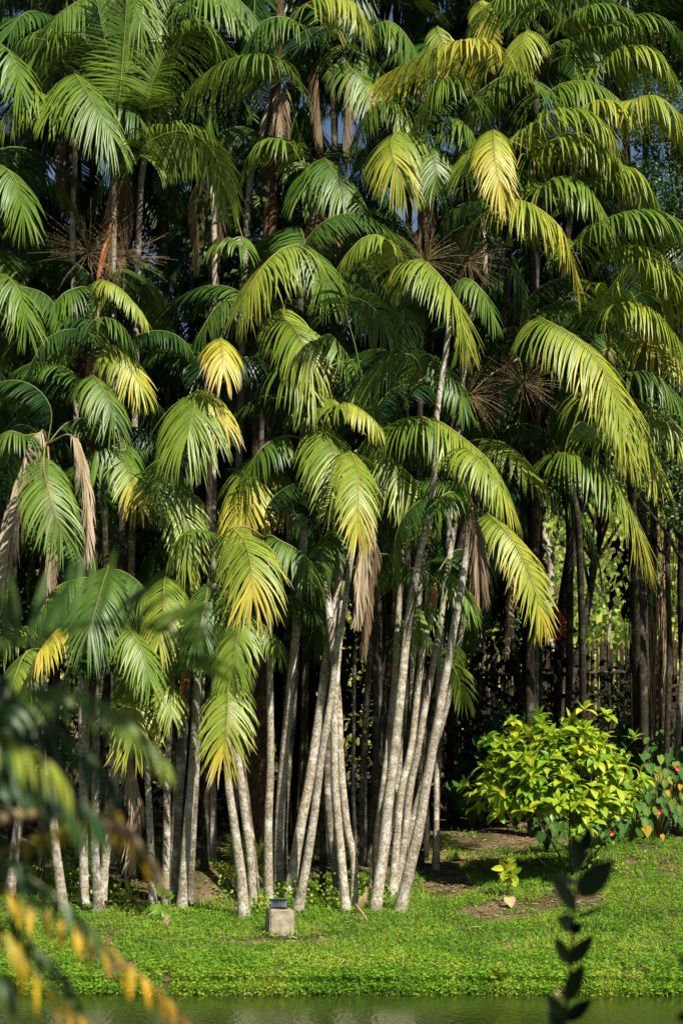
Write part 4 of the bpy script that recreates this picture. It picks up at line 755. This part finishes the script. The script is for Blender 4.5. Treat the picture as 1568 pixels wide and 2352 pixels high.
def heart_plant(label, x, y, n, hpx, spread, seed, flowers=(), orange=(), tn=.35, group='heart leaved plants along the right bank', size=.105):
    rg = random.Random(seed); b0 = on_ground(x, y); b0.z = ground_z(b0.x, b0.y); root = thing('heart_leaved_plant', b0, label, 'plant', group); lm = MB(); st = MB()
    for i in range(int(n * 1.6)):
        a = rg.random() * 6.28; rr = spread * math.sqrt(rg.random()); p = b0 + Vector((math.cos(a) * rr, math.sin(a) * rr * .6 - .05, hpx * mpp(b0.y) * rg.uniform(.25, 1)))
        ls = size * rg.uniform(.7, 1.2); d = Vector((rg.gauss(0, .35), -.45 + rg.gauss(0, .25), -.85)); up = Vector((rg.gauss(0, .3), -1, .55))
        leafblade(lm, p, d, up, ls, ls * .42, min(1, max(0, tn + rg.gauss(0, .12) + (.25 if rg.random() < .12 else 0))), 'heart', .25, fold=.18); st.tube([b0, b0.lerp(p, .6) + Vector((0, 0, .06)), p], [.006, .004, .003], 4)
    part('leaves', lm, [M_anth], root); part('stems', st, [M_stem], root)
    for (fx, fy, mt) in flowers:
        p = P(fx, fy, b0.y - .25); fm = MB()
        for k in range(6): 
            d = Vector((math.cos(k * 1.05), -.5, math.sin(k * 1.05))); leafblade(fm, p, d, Vector((0, -1, .2)), .035, .014, .5, 'oval', .2)
        fm.tube([b0, b0.lerp(p, .6) + Vector((0, .05, .04)), p], .0025, 4); part('flower', fm, [mt], root)
    for (fx, fy) in orange:
        om = MB(); p = P(fx, fy, b0.y - .3)
        for k in range(1): leafblade(om, p + rv(rg) * .04, Vector((rg.gauss(0, .6), -.3, -.7)), Vector((rg.gauss(0, .4), -1, .3)), .065, .026, .95, 'heart', .9)
        o = part('withered_leaf', om, [M_anth], root); o['label'] = 'orange withered leaf'
    return root
heart_plant('heart leaved plant under the left side of the big shrub', 1255, 1960, 18, 110, .22, 21, [(1279, 1841, M_red)], tn=.3)
heart_plant('heart leaved plant right of the shrub foot with a white bloom', 1385, 1950, 26, 120, .26, 22, [(1404, 1861, M_white), (1404, 1914, M_orange)], tn=.4)
heart_plant('heart leaved plant with orange blooms between shrub and right edge', 1445, 1940, 24, 150, .24, 23, [(1439, 1826, M_orange), (1446, 1798, M_orange)], [(1472, 1905)], tn=.45)
heart_plant('tall heart leaved plant with yellowing leaves near the right edge', 1510, 1930, 30, 200, .26, 24, [(1513, 1864, M_red), (1554, 1764, M_red)], [(1525, 1810), (1525, 1920)], tn=.5)
heart_plant('dark heart leaved plant cut by the right edge', 1575, 1925, 22, 170, .24, 25, [], [(1555, 1805)], tn=.3)
heart_plant('yellow tipped heart leaved plant behind the others', 1495, 1895, 16, 190, .2, 26, [], [], tn=.7)
def dark_shrub(label, x, y, Y, n, rp, leaf, seed, tn=.3):
    rg = random.Random(seed); b0 = P(x, y, Y); b0.z = ground_z(b0.x, b0.y); root = thing('shrub', b0, label, 'shrub'); lm = MB(); st = MB(); c = P(x, y, Y)
    for i in range(n):
        v = rv(rg); p = c + Vector((v.x, v.y * .6, v.z)) * rp * mpp(Y) * rg.random() ** .4; leafblade(lm, p, Vector((rg.gauss(0, .6), -.5, rg.gauss(-.4, .4))), Vector((0, -.6, 1)), leaf * rg.uniform(.7, 1.2), leaf * .28, min(1, max(0, tn + rg.gauss(0, .15))), 'oval', .5)
        if i % 4 == 0: st.tube([b0, b0.lerp(p, .5) + Vector((rg.gauss(0, .05), 0, 0)), p], [.012, .008, .004], 4)
    part('leaves', lm, [M_anth], root); part('stems', st, [M_stem], root)
dark_shrub('shaded broad leaved shrub behind the left of the bright shrub', 1180, 1700, 24.6, 130, 95, .2, 51)
dark_shrub('dark shrub peeking over the top right of the bright shrub', 1440, 1690, 24.4, 60, 60, .16, 52)
dark_shrub('small shaded leafy shrub near the right stems', 1530, 1720, 23.8, 50, 50, .13, 53, .35)
dark_shrub('low shaded shrub at the dark edge beside the stems', 1080, 1800, 25, 70, 70, .16, 54, .15)
# round-leaved epiphyte at the left trunks
b0 = on_ground(360, 2112); b0.z = ground_z(b0.x, b0.y); root = thing('small_plant', b0, 'little round leaved plant on a dry stump by the left trunks', 'plant'); lm = MB()
for (x, y, dx, dz, l) in ((372, 2060, -.15, 1, .14), (374, 2052, 1, .15, .10), (368, 2075, -.3, -.6, .13), (364, 2078, -1, -.5, .10), (372, 2090, .8, -.8, .12), (380, 2064, .7, .3, .10)): leafblade(lm, P(x, y, b0.y - .06), Vector((dx, -.2, dz)), Vector((0, -1, .2)), l, l * .34, .35, 'oval', .1)
part('leaves', lm, [M_bush], root); mb = MB(); mb.tube([b0, P(368, 2090, b0.y), P(374, 2058, b0.y)], [.02, .014, .005], 6); part('stem', mb, [M_twig], root)
# stump scrap and dead sheaths
for (x, y, x2, y2, r, lb) in ((368, 2130, 385, 2098, .022, 'torn dry palm sheath standing in the grass at left'), (820, 2100, 835, 2040, .018, 'brown split stump beside the white middle palm')):
    c = on_ground(x, y); root = thing('dead_stump', Vector((c.x, c.y, ground_z(c.x, c.y))), lb, 'stump'); mb = MB()
    for k in range(5): 
        q = P(x2 + rng.gauss(0, 6), y2 + rng.uniform(-6, 18), c.y); mb.tube([c + Vector((rng.gauss(0, .015), 0, -.02)), c.lerp(q, .5) + Vector((rng.gauss(0, .01), -.01, 0)), q], [r, r * .7, r * .2], 5)
    part('wood', mb, [M_twig], root)
# young palm seedlings between trunks
def seedling(label, x, y, fr, tn):
    b0 = on_ground(x, y); b0.z = ground_z(b0.x, b0.y); root = thing('palm_seedling', b0, label, 'palm seedling', 'young palms among the stems')
    for (x1, y1, x2, y2, L) in fr:
        m_ = frond([b0.copy(), P(x1, y1, b0.y - .1), P(x2, y2, b0.y - .2)], L * mpp(b0.y), tn, tn + .1, rng, petiole=.18, droop=.12, dens=.022, wid=.008, rr=.004); part('frond', m_, frond_mats(False), root)
seedling('young palm with lit fan leaves behind the bent short palm', 566, 2040, [(560, 1985, 545, 1935, 45), (580, 1990, 600, 1940, 40), (560, 2010, 520, 1990, 40), (590, 2000, 615, 1975, 35)], .45)
seedling('young palm left of the slim white stem', 385, 2010, [(372, 1975, 360, 1945, 30), (385, 1970, 400, 1950, 30)], .3)
seedling('low young palm at the far left stems', 120, 2060, [(105, 2010, 85, 1990, 40), (130, 2010, 150, 1975, 40), (150, 2020, 165, 2000, 30)], .35)
# weedy creepers round the feet
wr = random.Random(66)
for (x, y, r, n, lb) in ((648, 2078, 32, 170, 'leafy weed tuft growing behind the lamp'), (600, 2098, 26, 150, 'yellowish creeper left of the pedestal'), (760, 2085, 45, 170, 'low weeds between the pedestal palms and the middle group'), (835, 2078, 30, 120, 'weeds around the middle palm stumps'), (885, 2062, 22, 90, 'weeds between the right leaning palms'),
                       (180, 2070, 45, 170, 'weeds at the feet of the left palms'), (290, 2080, 40, 130, 'creeper left of the slim white stem'), (535, 2060, 30, 110, 'weeds beside the earth mound'), (1390, 2010, 60, 130, 'longer grass weeds behind the blurred twig')):
    c = on_ground(x, y); c.z = ground_z(c.x, c.y); root = thing('weed', c, lb, 'weed', 'weeds around the stems'); mb = MB()
    for i in range(n):
        p = Vector((c.x + wr.gauss(0, r * .6) * mpp(c.y), c.y + wr.gauss(0, .12), 0)); p.z = ground_z(p.x, p.y) + wr.random() ** 1.5 * r * 1.6 * mpp(c.y); leafblade(mb, p, rv(wr) + Vector((0, -.3, .2)), rv(wr) + Vector((0, -.5, 1)), wr.uniform(.025, .05), wr.uniform(.010, .018), min(1, max(0, wr.gauss(.5, .2))), 'oval', .3)
    part('leaves', mb, [M_bush], root)
    mb = MB()
    for i in range(8):
        p = c + Vector((wr.gauss(0, r * .4) * mpp(c.y), wr.gauss(0, .06), 0)); mb.tube([p, p + Vector((wr.gauss(0, .04), -.02, r * mpp(c.y))) ], .003, 3)
    part('stems', mb, [M_stem], root)
# fern by the water and a fallen heart leaf, twigs, board
b0 = on_ground(1150, 2262); root = thing('fern', Vector((b0.x, b0.y, ground_z(b0.x, b0.y))), 'small pale fern low on the bank near the water', 'fern')
for (x, y) in ((1128, 2240), (1168, 2228), (1178, 2250), (1135, 2225)): part('frond', frond([b0.copy(), P((x + 1150) / 2, (y + 2262) / 2 - 8, b0.y - .05), P(x, y, b0.y - .12)], 14 * mpp(b0.y), .5, .55, rng, petiole=.02, droop=.1, dens=.012, wid=.007, rr=.002, segs=3), frond_mats(False), root)
c = on_ground(1168, 2085); c.z = ground_z(c.x, c.y) + .05; mb = MB(); leafblade(mb, c + Vector((0, 0, .04)), Vector((.1, -.6, -.5)), Vector((0, -.6, .8)), .12, .055, .9, 'heart', .1); o = link('fallen_leaf', mb.mesh('fallen_leaf', [M_straw], c)); o.location = c; tag(o, 'pale cream heart shaped fallen leaf on the bank', 'leaf')
for (x, y, x2, y2, r, lb) in ((642, 2172, 684, 2166, .006, 'pale dry stick on the grass below the pedestal'), (1068, 2143, 1106, 2128, .006, 'dry forked twig on the bare patch'), (330, 2118, 362, 2090, .007, 'dry leaning stick at the left stump'), (425, 2125, 452, 2118, .004, 'thin straw on the grass right of the left palms'), (845, 2125, 815, 2075, .010, 'brown leaf stalk leaning on the middle group')):
    p, q = on_ground(x, y), on_ground(x2, min(y2 + 20, 2200)); q = P(x2, y2, p.y + .02); p.z = ground_z(p.x, p.y) + .02; q.z = max(q.z, ground_z(q.x, q.y) + .03); mb = MB(); mb.tube([p, p.lerp(q, .5) + Vector((0, 0, .01)), q], [r, r, r * .4], 5)
    o = link('twig', mb.mesh('twig', [M_straw], p)); o.location = p; tag(o, lb, 'twig')
    for v in o.data.attributes['tint'].data: v.value = .9
p, q = on_ground(925, 1974), on_ground(1115, 1976); q.y = p.y + .1; mb = MB(); c = (p + q) / 2; c.z = ground_z(c.x, c.y) + .02; mb.box(c, ((q - p).length, .05, .035)); o = link('board', mb.mesh('board', [M_board], c, False)); o.location = c; tag(o, 'narrow weathered board edging the ground behind the right palms', 'board')

# ------------------------------------------------------------------ stone pedestal and floodlight
ps = on_ground(641, 2150); pz = ground_z(ps.x, ps.y); W = 57 * mpp(ps.y); Ht = 58 * mpp(ps.y)
import bmesh
bm = bmesh.new(); bmesh.ops.create_cube(bm, size=1)
for v in bm.verts: v.co = Vector((v.co.x * W, v.co.y * W * .9, (v.co.z + .5) * (Ht + .1) - .1))
bmesh.ops.bevel(bm, geom=bm.edges[:], offset=.012, segments=3, affect='EDGES'); bmesh.ops.subdivide_edges(bm, edges=bm.edges[:], cuts=3, use_grid_fill=True)
for v in bm.verts: v.co += Vector((mnoise.noise(v.co * 14), mnoise.noise(v.co * 14 + Vector((9, 0, 0))), mnoise.noise(v.co * 14 + Vector((0, 9, 0))))) * .005
me = bpy.data.meshes.new('stone_pedestal'); bm.to_mesh(me); bm.free()
m, t, b, out = new_mat('lichened concrete'); tc = N(t, 'ShaderNodeTexCoord'); n1 = N(t, 'ShaderNodeTexNoise', Scale=12.0, Detail=8.0, Roughness=.7); n2 = N(t, 'ShaderNodeTexNoise', Scale=90.0, Detail=4.0)
for q_ in (n1, n2): t.links.new(tc.outputs['Object'], q_.inputs['Vector'])
r1 = ramp(t, [(.3, (.12, .10, .06)), (.45, (.30, .25, .16)), (.6, (.42, .36, .26)), (.75, (.55, .52, .44))]); t.links.new(n1.outputs['Fac'], r1.inputs[0]); t.links.new(r1.outputs[0], b.inputs['Base Color'])
bp = N(t, 'ShaderNodeBump', Strength=.5, Distance=.01); t.links.new(n2.outputs['Fac'], bp.inputs['Height']); t.links.new(bp.outputs[0], b.inputs['Normal']); b.inputs['Roughness'].default_value = .9
me.materials.append(m); o = link('stone_pedestal', me); o.location = (ps.x, ps.y + W * .45, pz); o.rotation_euler = (0, R(1.5), R(14)); tag(o, 'square lichened stone block under the garden floodlight', 'pedestal')
lt = Vector((P(639, 2090, ps.y).x, ps.y + W * .42, pz + Ht)); root = thing('garden_lamp', lt, 'small grey rectangular floodlight on the stone block', 'lamp'); lw, lh = 36 * mpp(ps.y), 19 * mpp(ps.y)
rx = Quaternion((1, 0, 0), R(-12)).to_matrix()
mb = MB(); mb.box(lt + Vector((0, 0, lh * .5 + .012)), (lw, .045, lh), rot=rx)
for k in range(9): mb.box(lt + Vector((-lw * .42 + k * lw * .105, -.030, lh * .5 + .012)), (.004, .012, lh * .8), rot=rx)
mb.box(lt + Vector((0, -.012, lh + .012)), (lw + .012, .07, .007), rot=rx); part('housing', mb, [M_lampg], root, False)
mb = MB(); mb.box(lt + Vector((0, .030, lh * .5 + .015)), (lw * .88, .004, lh * .8), rot=rx); part('glass', mb, [M_glass], root, False)
mb = MB(); mb.tube([lt + Vector((-lw * .56, 0, .045)), lt + Vector((-lw * .56, 0, .004)), lt + Vector((lw * .56, 0, .004)), lt + Vector((lw * .56, 0, .045))], .005, 6); part('bracket', mb, [M_black], root)
mb = MB(); mb.tube([lt + Vector((-.04, -.035, lh * .9)), lt + Vector((0, -.06, lh * .75)), lt + Vector((.02, -.05, lh * .3)), lt + Vector((.045, -.04, .01)), lt + Vector((.06, .03, .006))], .004, 6); part('cable', mb, [M_black], root)

# ------------------------------------------------------------------ out-of-focus foreground plants on the near bank
FYd = 3.6
root = thing('foreground_palm', Vector((-1.35, 3.1, -.3)), 'out of focus palm with green and orange fronds at the lower left', 'palm'); frg2 = random.Random(12); cpt = Vector((-1.25, 3.3, 2.0))
def fgf(pts, L, t0, t1, Y=FYd, **kw):
    q = [P(x, y, Y) for x, y in pts]; src = Vector((q[0].x - .5, Y - .1, q[0].z - .25)); root_pt = Vector((-1.35, 3.2, max(.1, q[0].z - .75)))
    m_ = frond([root_pt, src] + q, L * mpp(Y), t0, t1, frg2, petiole=(src - root_pt).length + .3, dens=kw.pop('dens', .020), wid=kw.pop('wid', .0072), rr=.005, **kw); part('frond', m_, [kw_mat.pop() if kw_mat else M_palm, M_rachis], root)
kw_mat = []
fgf([(-60, 1510), (60, 1488), (180, 1452), (300, 1450), (390, 1480), (432, 1540)], 185, .10, .35, keel=1.1, droop=.14)
fgf([(-60, 1640), (80, 1580), (200, 1592), (290, 1650), (380, 1745)], 110, .15, .45, droop=.25, ang=(50, 15))
fgf([(-80, 1690), (20, 1700), (100, 1735), (150, 1790)], 125, .35, .6, Y=3.3, droop=.5)
fgf([(-60, 1560), (30, 1620), (110, 1700), (160, 1800)], 140, .0, .05, Y=3.7, droop=.5)
fgf([(-60, 1800), (60, 1780), (160, 1810), (230, 1880)], 120, .0, .1, Y=3.5, droop=.5)
fgf([(-60, 1620), (60, 1640), (170, 1700), (260, 1795)], 115, .0, .1, Y=3.7)
fgf([(-60, 1740), (40, 1760), (140, 1830), (200, 1930)], 110, .0, .1, Y=3.4)
fgf([(-60, 1980), (60, 2010), (160, 2080), (250, 2180)], 80, .0, .25, Y=3.5)
fgf([(-60, 2130), (40, 2150), (120, 2210), (180, 2290)], 80, .0, .1, Y=3.7)
M_gold = leaf_mat('orange turning palm leaf', [(0, (0.06, 0.10, 0.015)), (.4, (0.30, 0.28, 0.03)), (.7, (0.62, 0.40, 0.02)), (1, (0.75, 0.36, 0.02))], .5, .25, .3)
kw_mat.append(M_gold); fgf([(200, 1875), (262, 1905), (315, 1950), (345, 2010)], 60, .3, .8, Y=3.6)
kw_mat.append(M_gold)
fgf([(-60, 2055), (90, 2085), (210, 2150), (320, 2235), (430, 2335)], 80, .5, .86, droop=.38, dens=.028, wid=.0070, brown=.0)
kw_mat.append(M_gold)
fgf([(-60, 2150), (60, 2225), (140, 2295), (230, 2370)], 95, .3, .84, Y=3.4, droop=.4, dens=.030, wid=.0065)
fgf([(-60, 2250), (20, 2290), (80, 2360)], 90, .0, .2, Y=3.4, droop=.4)
mb = MB(); mb.tube([P(-80, 1900, 3.4), P(60, 1868, 3.5), P(180, 1872, 3.55), P(290, 1905, 3.6), P(355, 1990, 3.6), P(385, 2070, 3.6)], [.012, .011, .010, .009, .007, .004], 6); part('dry_stalk', mb, [M_twig], root)
mb = MB()
for k in range(5): mb.tube([Vector((-1.35 + .05 * math.cos(k * 1.3), 3.1 + .05 * math.sin(k * 1.3), -.4)), Vector((-1.33 + .07 * math.cos(k * 1.3), 3.15 + .05 * math.sin(k * 1.3), 1.0)), Vector((-1.35 + .1 * math.cos(k * 1.3), 3.2, 1.9))], [.03, .022, .015], 8)
part('stems', mb, [M_barkd], root)
b0 = Vector((P(1300, 2352, 4.6).x, 4.6, -.5)); root = thing('foreground_twig', b0, 'dark out of focus leafy twig rising at the bottom right', 'plant')
mb = MB(); sp = [b0, P(1290, 2420, 4.6), P(1302, 2300, 4.6), P(1312, 2180, 4.6), P(1318, 2080, 4.6), P(1332, 1990, 4.6), P(1338, 1940, 4.6)]; mb.tube(sp, [.006, .005, .004, .0035, .003, .0025, .001], 6); part('stem', mb, [M_dark], root)
mb = MB()
for (x, y, x2, y2, wpx) in ((1328, 2000, 1316, 1925, 17), (1338, 1960, 1350, 1905, 14), (1330, 2060, 1392, 1985, 27), (1325, 2030, 1270, 2010, 10), (1322, 2095, 1275, 2020, 17), (1314, 2130, 1284, 2110, 20), (1314, 2145, 1330, 2120, 12), (1308, 2215, 1352, 2155, 16), (1305, 2215, 1278, 2160, 15), (1304, 2260, 1336, 2230, 14), (1300, 2300, 1330, 2225, 18), (1296, 2352, 1262, 2290, 16), (1300, 2345, 1348, 2300, 15), (1290, 2400, 1265, 2330, 15), (1320, 2110, 1382, 2082, 5)):
    a, e = P(x, y, 4.6), P(x2, y2, 4.57); leafblade(mb, a, e - a, Vector((.1, -1, .4)), (e - a).length * 1.2, wpx * 1.1 * mpp(4.6), .3, 'lance', .15)
part('leaves', mb, [M_dark], root)
b0 = Vector((P(1600, 2352, 3.6).x, 3.6, -.5)); root = thing('foreground_twig', b0, 'dark out of focus leaves touching the right edge at the bottom', 'plant')
mb = MB(); mb.tube([b0, P(1600, 2352, 3.6), P(1590, 2200, 3.6)], .004, 6); part('stem', mb, [M_dark], root); mb = MB()
for (x, y, x2, y2) in ((1600, 2340, 1550, 2325), (1595, 2230, 1560, 2190)):
    a, e = P(x, y, 3.6), P(x2, y2, 3.6); leafblade(mb, a, e - a, Vector((.1, -1, .4)), (e - a).length, 16 * mpp(3.6), .3)
part('leaves', mb, [M_dark], root)

# unseen tree added beside the camera, boughs set to shade the foreground leaves
tree('broadleaf_tree', 'unseen overhanging tree added to shade the foreground leaves', (2.3, .6, 0), [(Vector(a), r) for a, r in (((.30, 2.45, 3.55), .26), ((.75, 2.3, 3.75), .30), ((-.35, 2.2, 3.9), .3), ((.25, 1.9, 3.9), .3), ((1.6, 2.9, 3.0), .42), ((1.35, 3.2, 2.7), .3), ((1.9, 2.4, 3.3), .5), ((2.2, 1.2, 4.2), .7), ((1.4, .7, 4.4), .6))], 1500, .09, 99, .11, t0=.4)

# ------------------------------------------------------------------ render settings
scene.render.engine = 'CYCLES'
scene.cycles.max_bounces = 6; scene.cycles.transparent_max_bounces = 4; scene.cycles.diffuse_bounces = 3
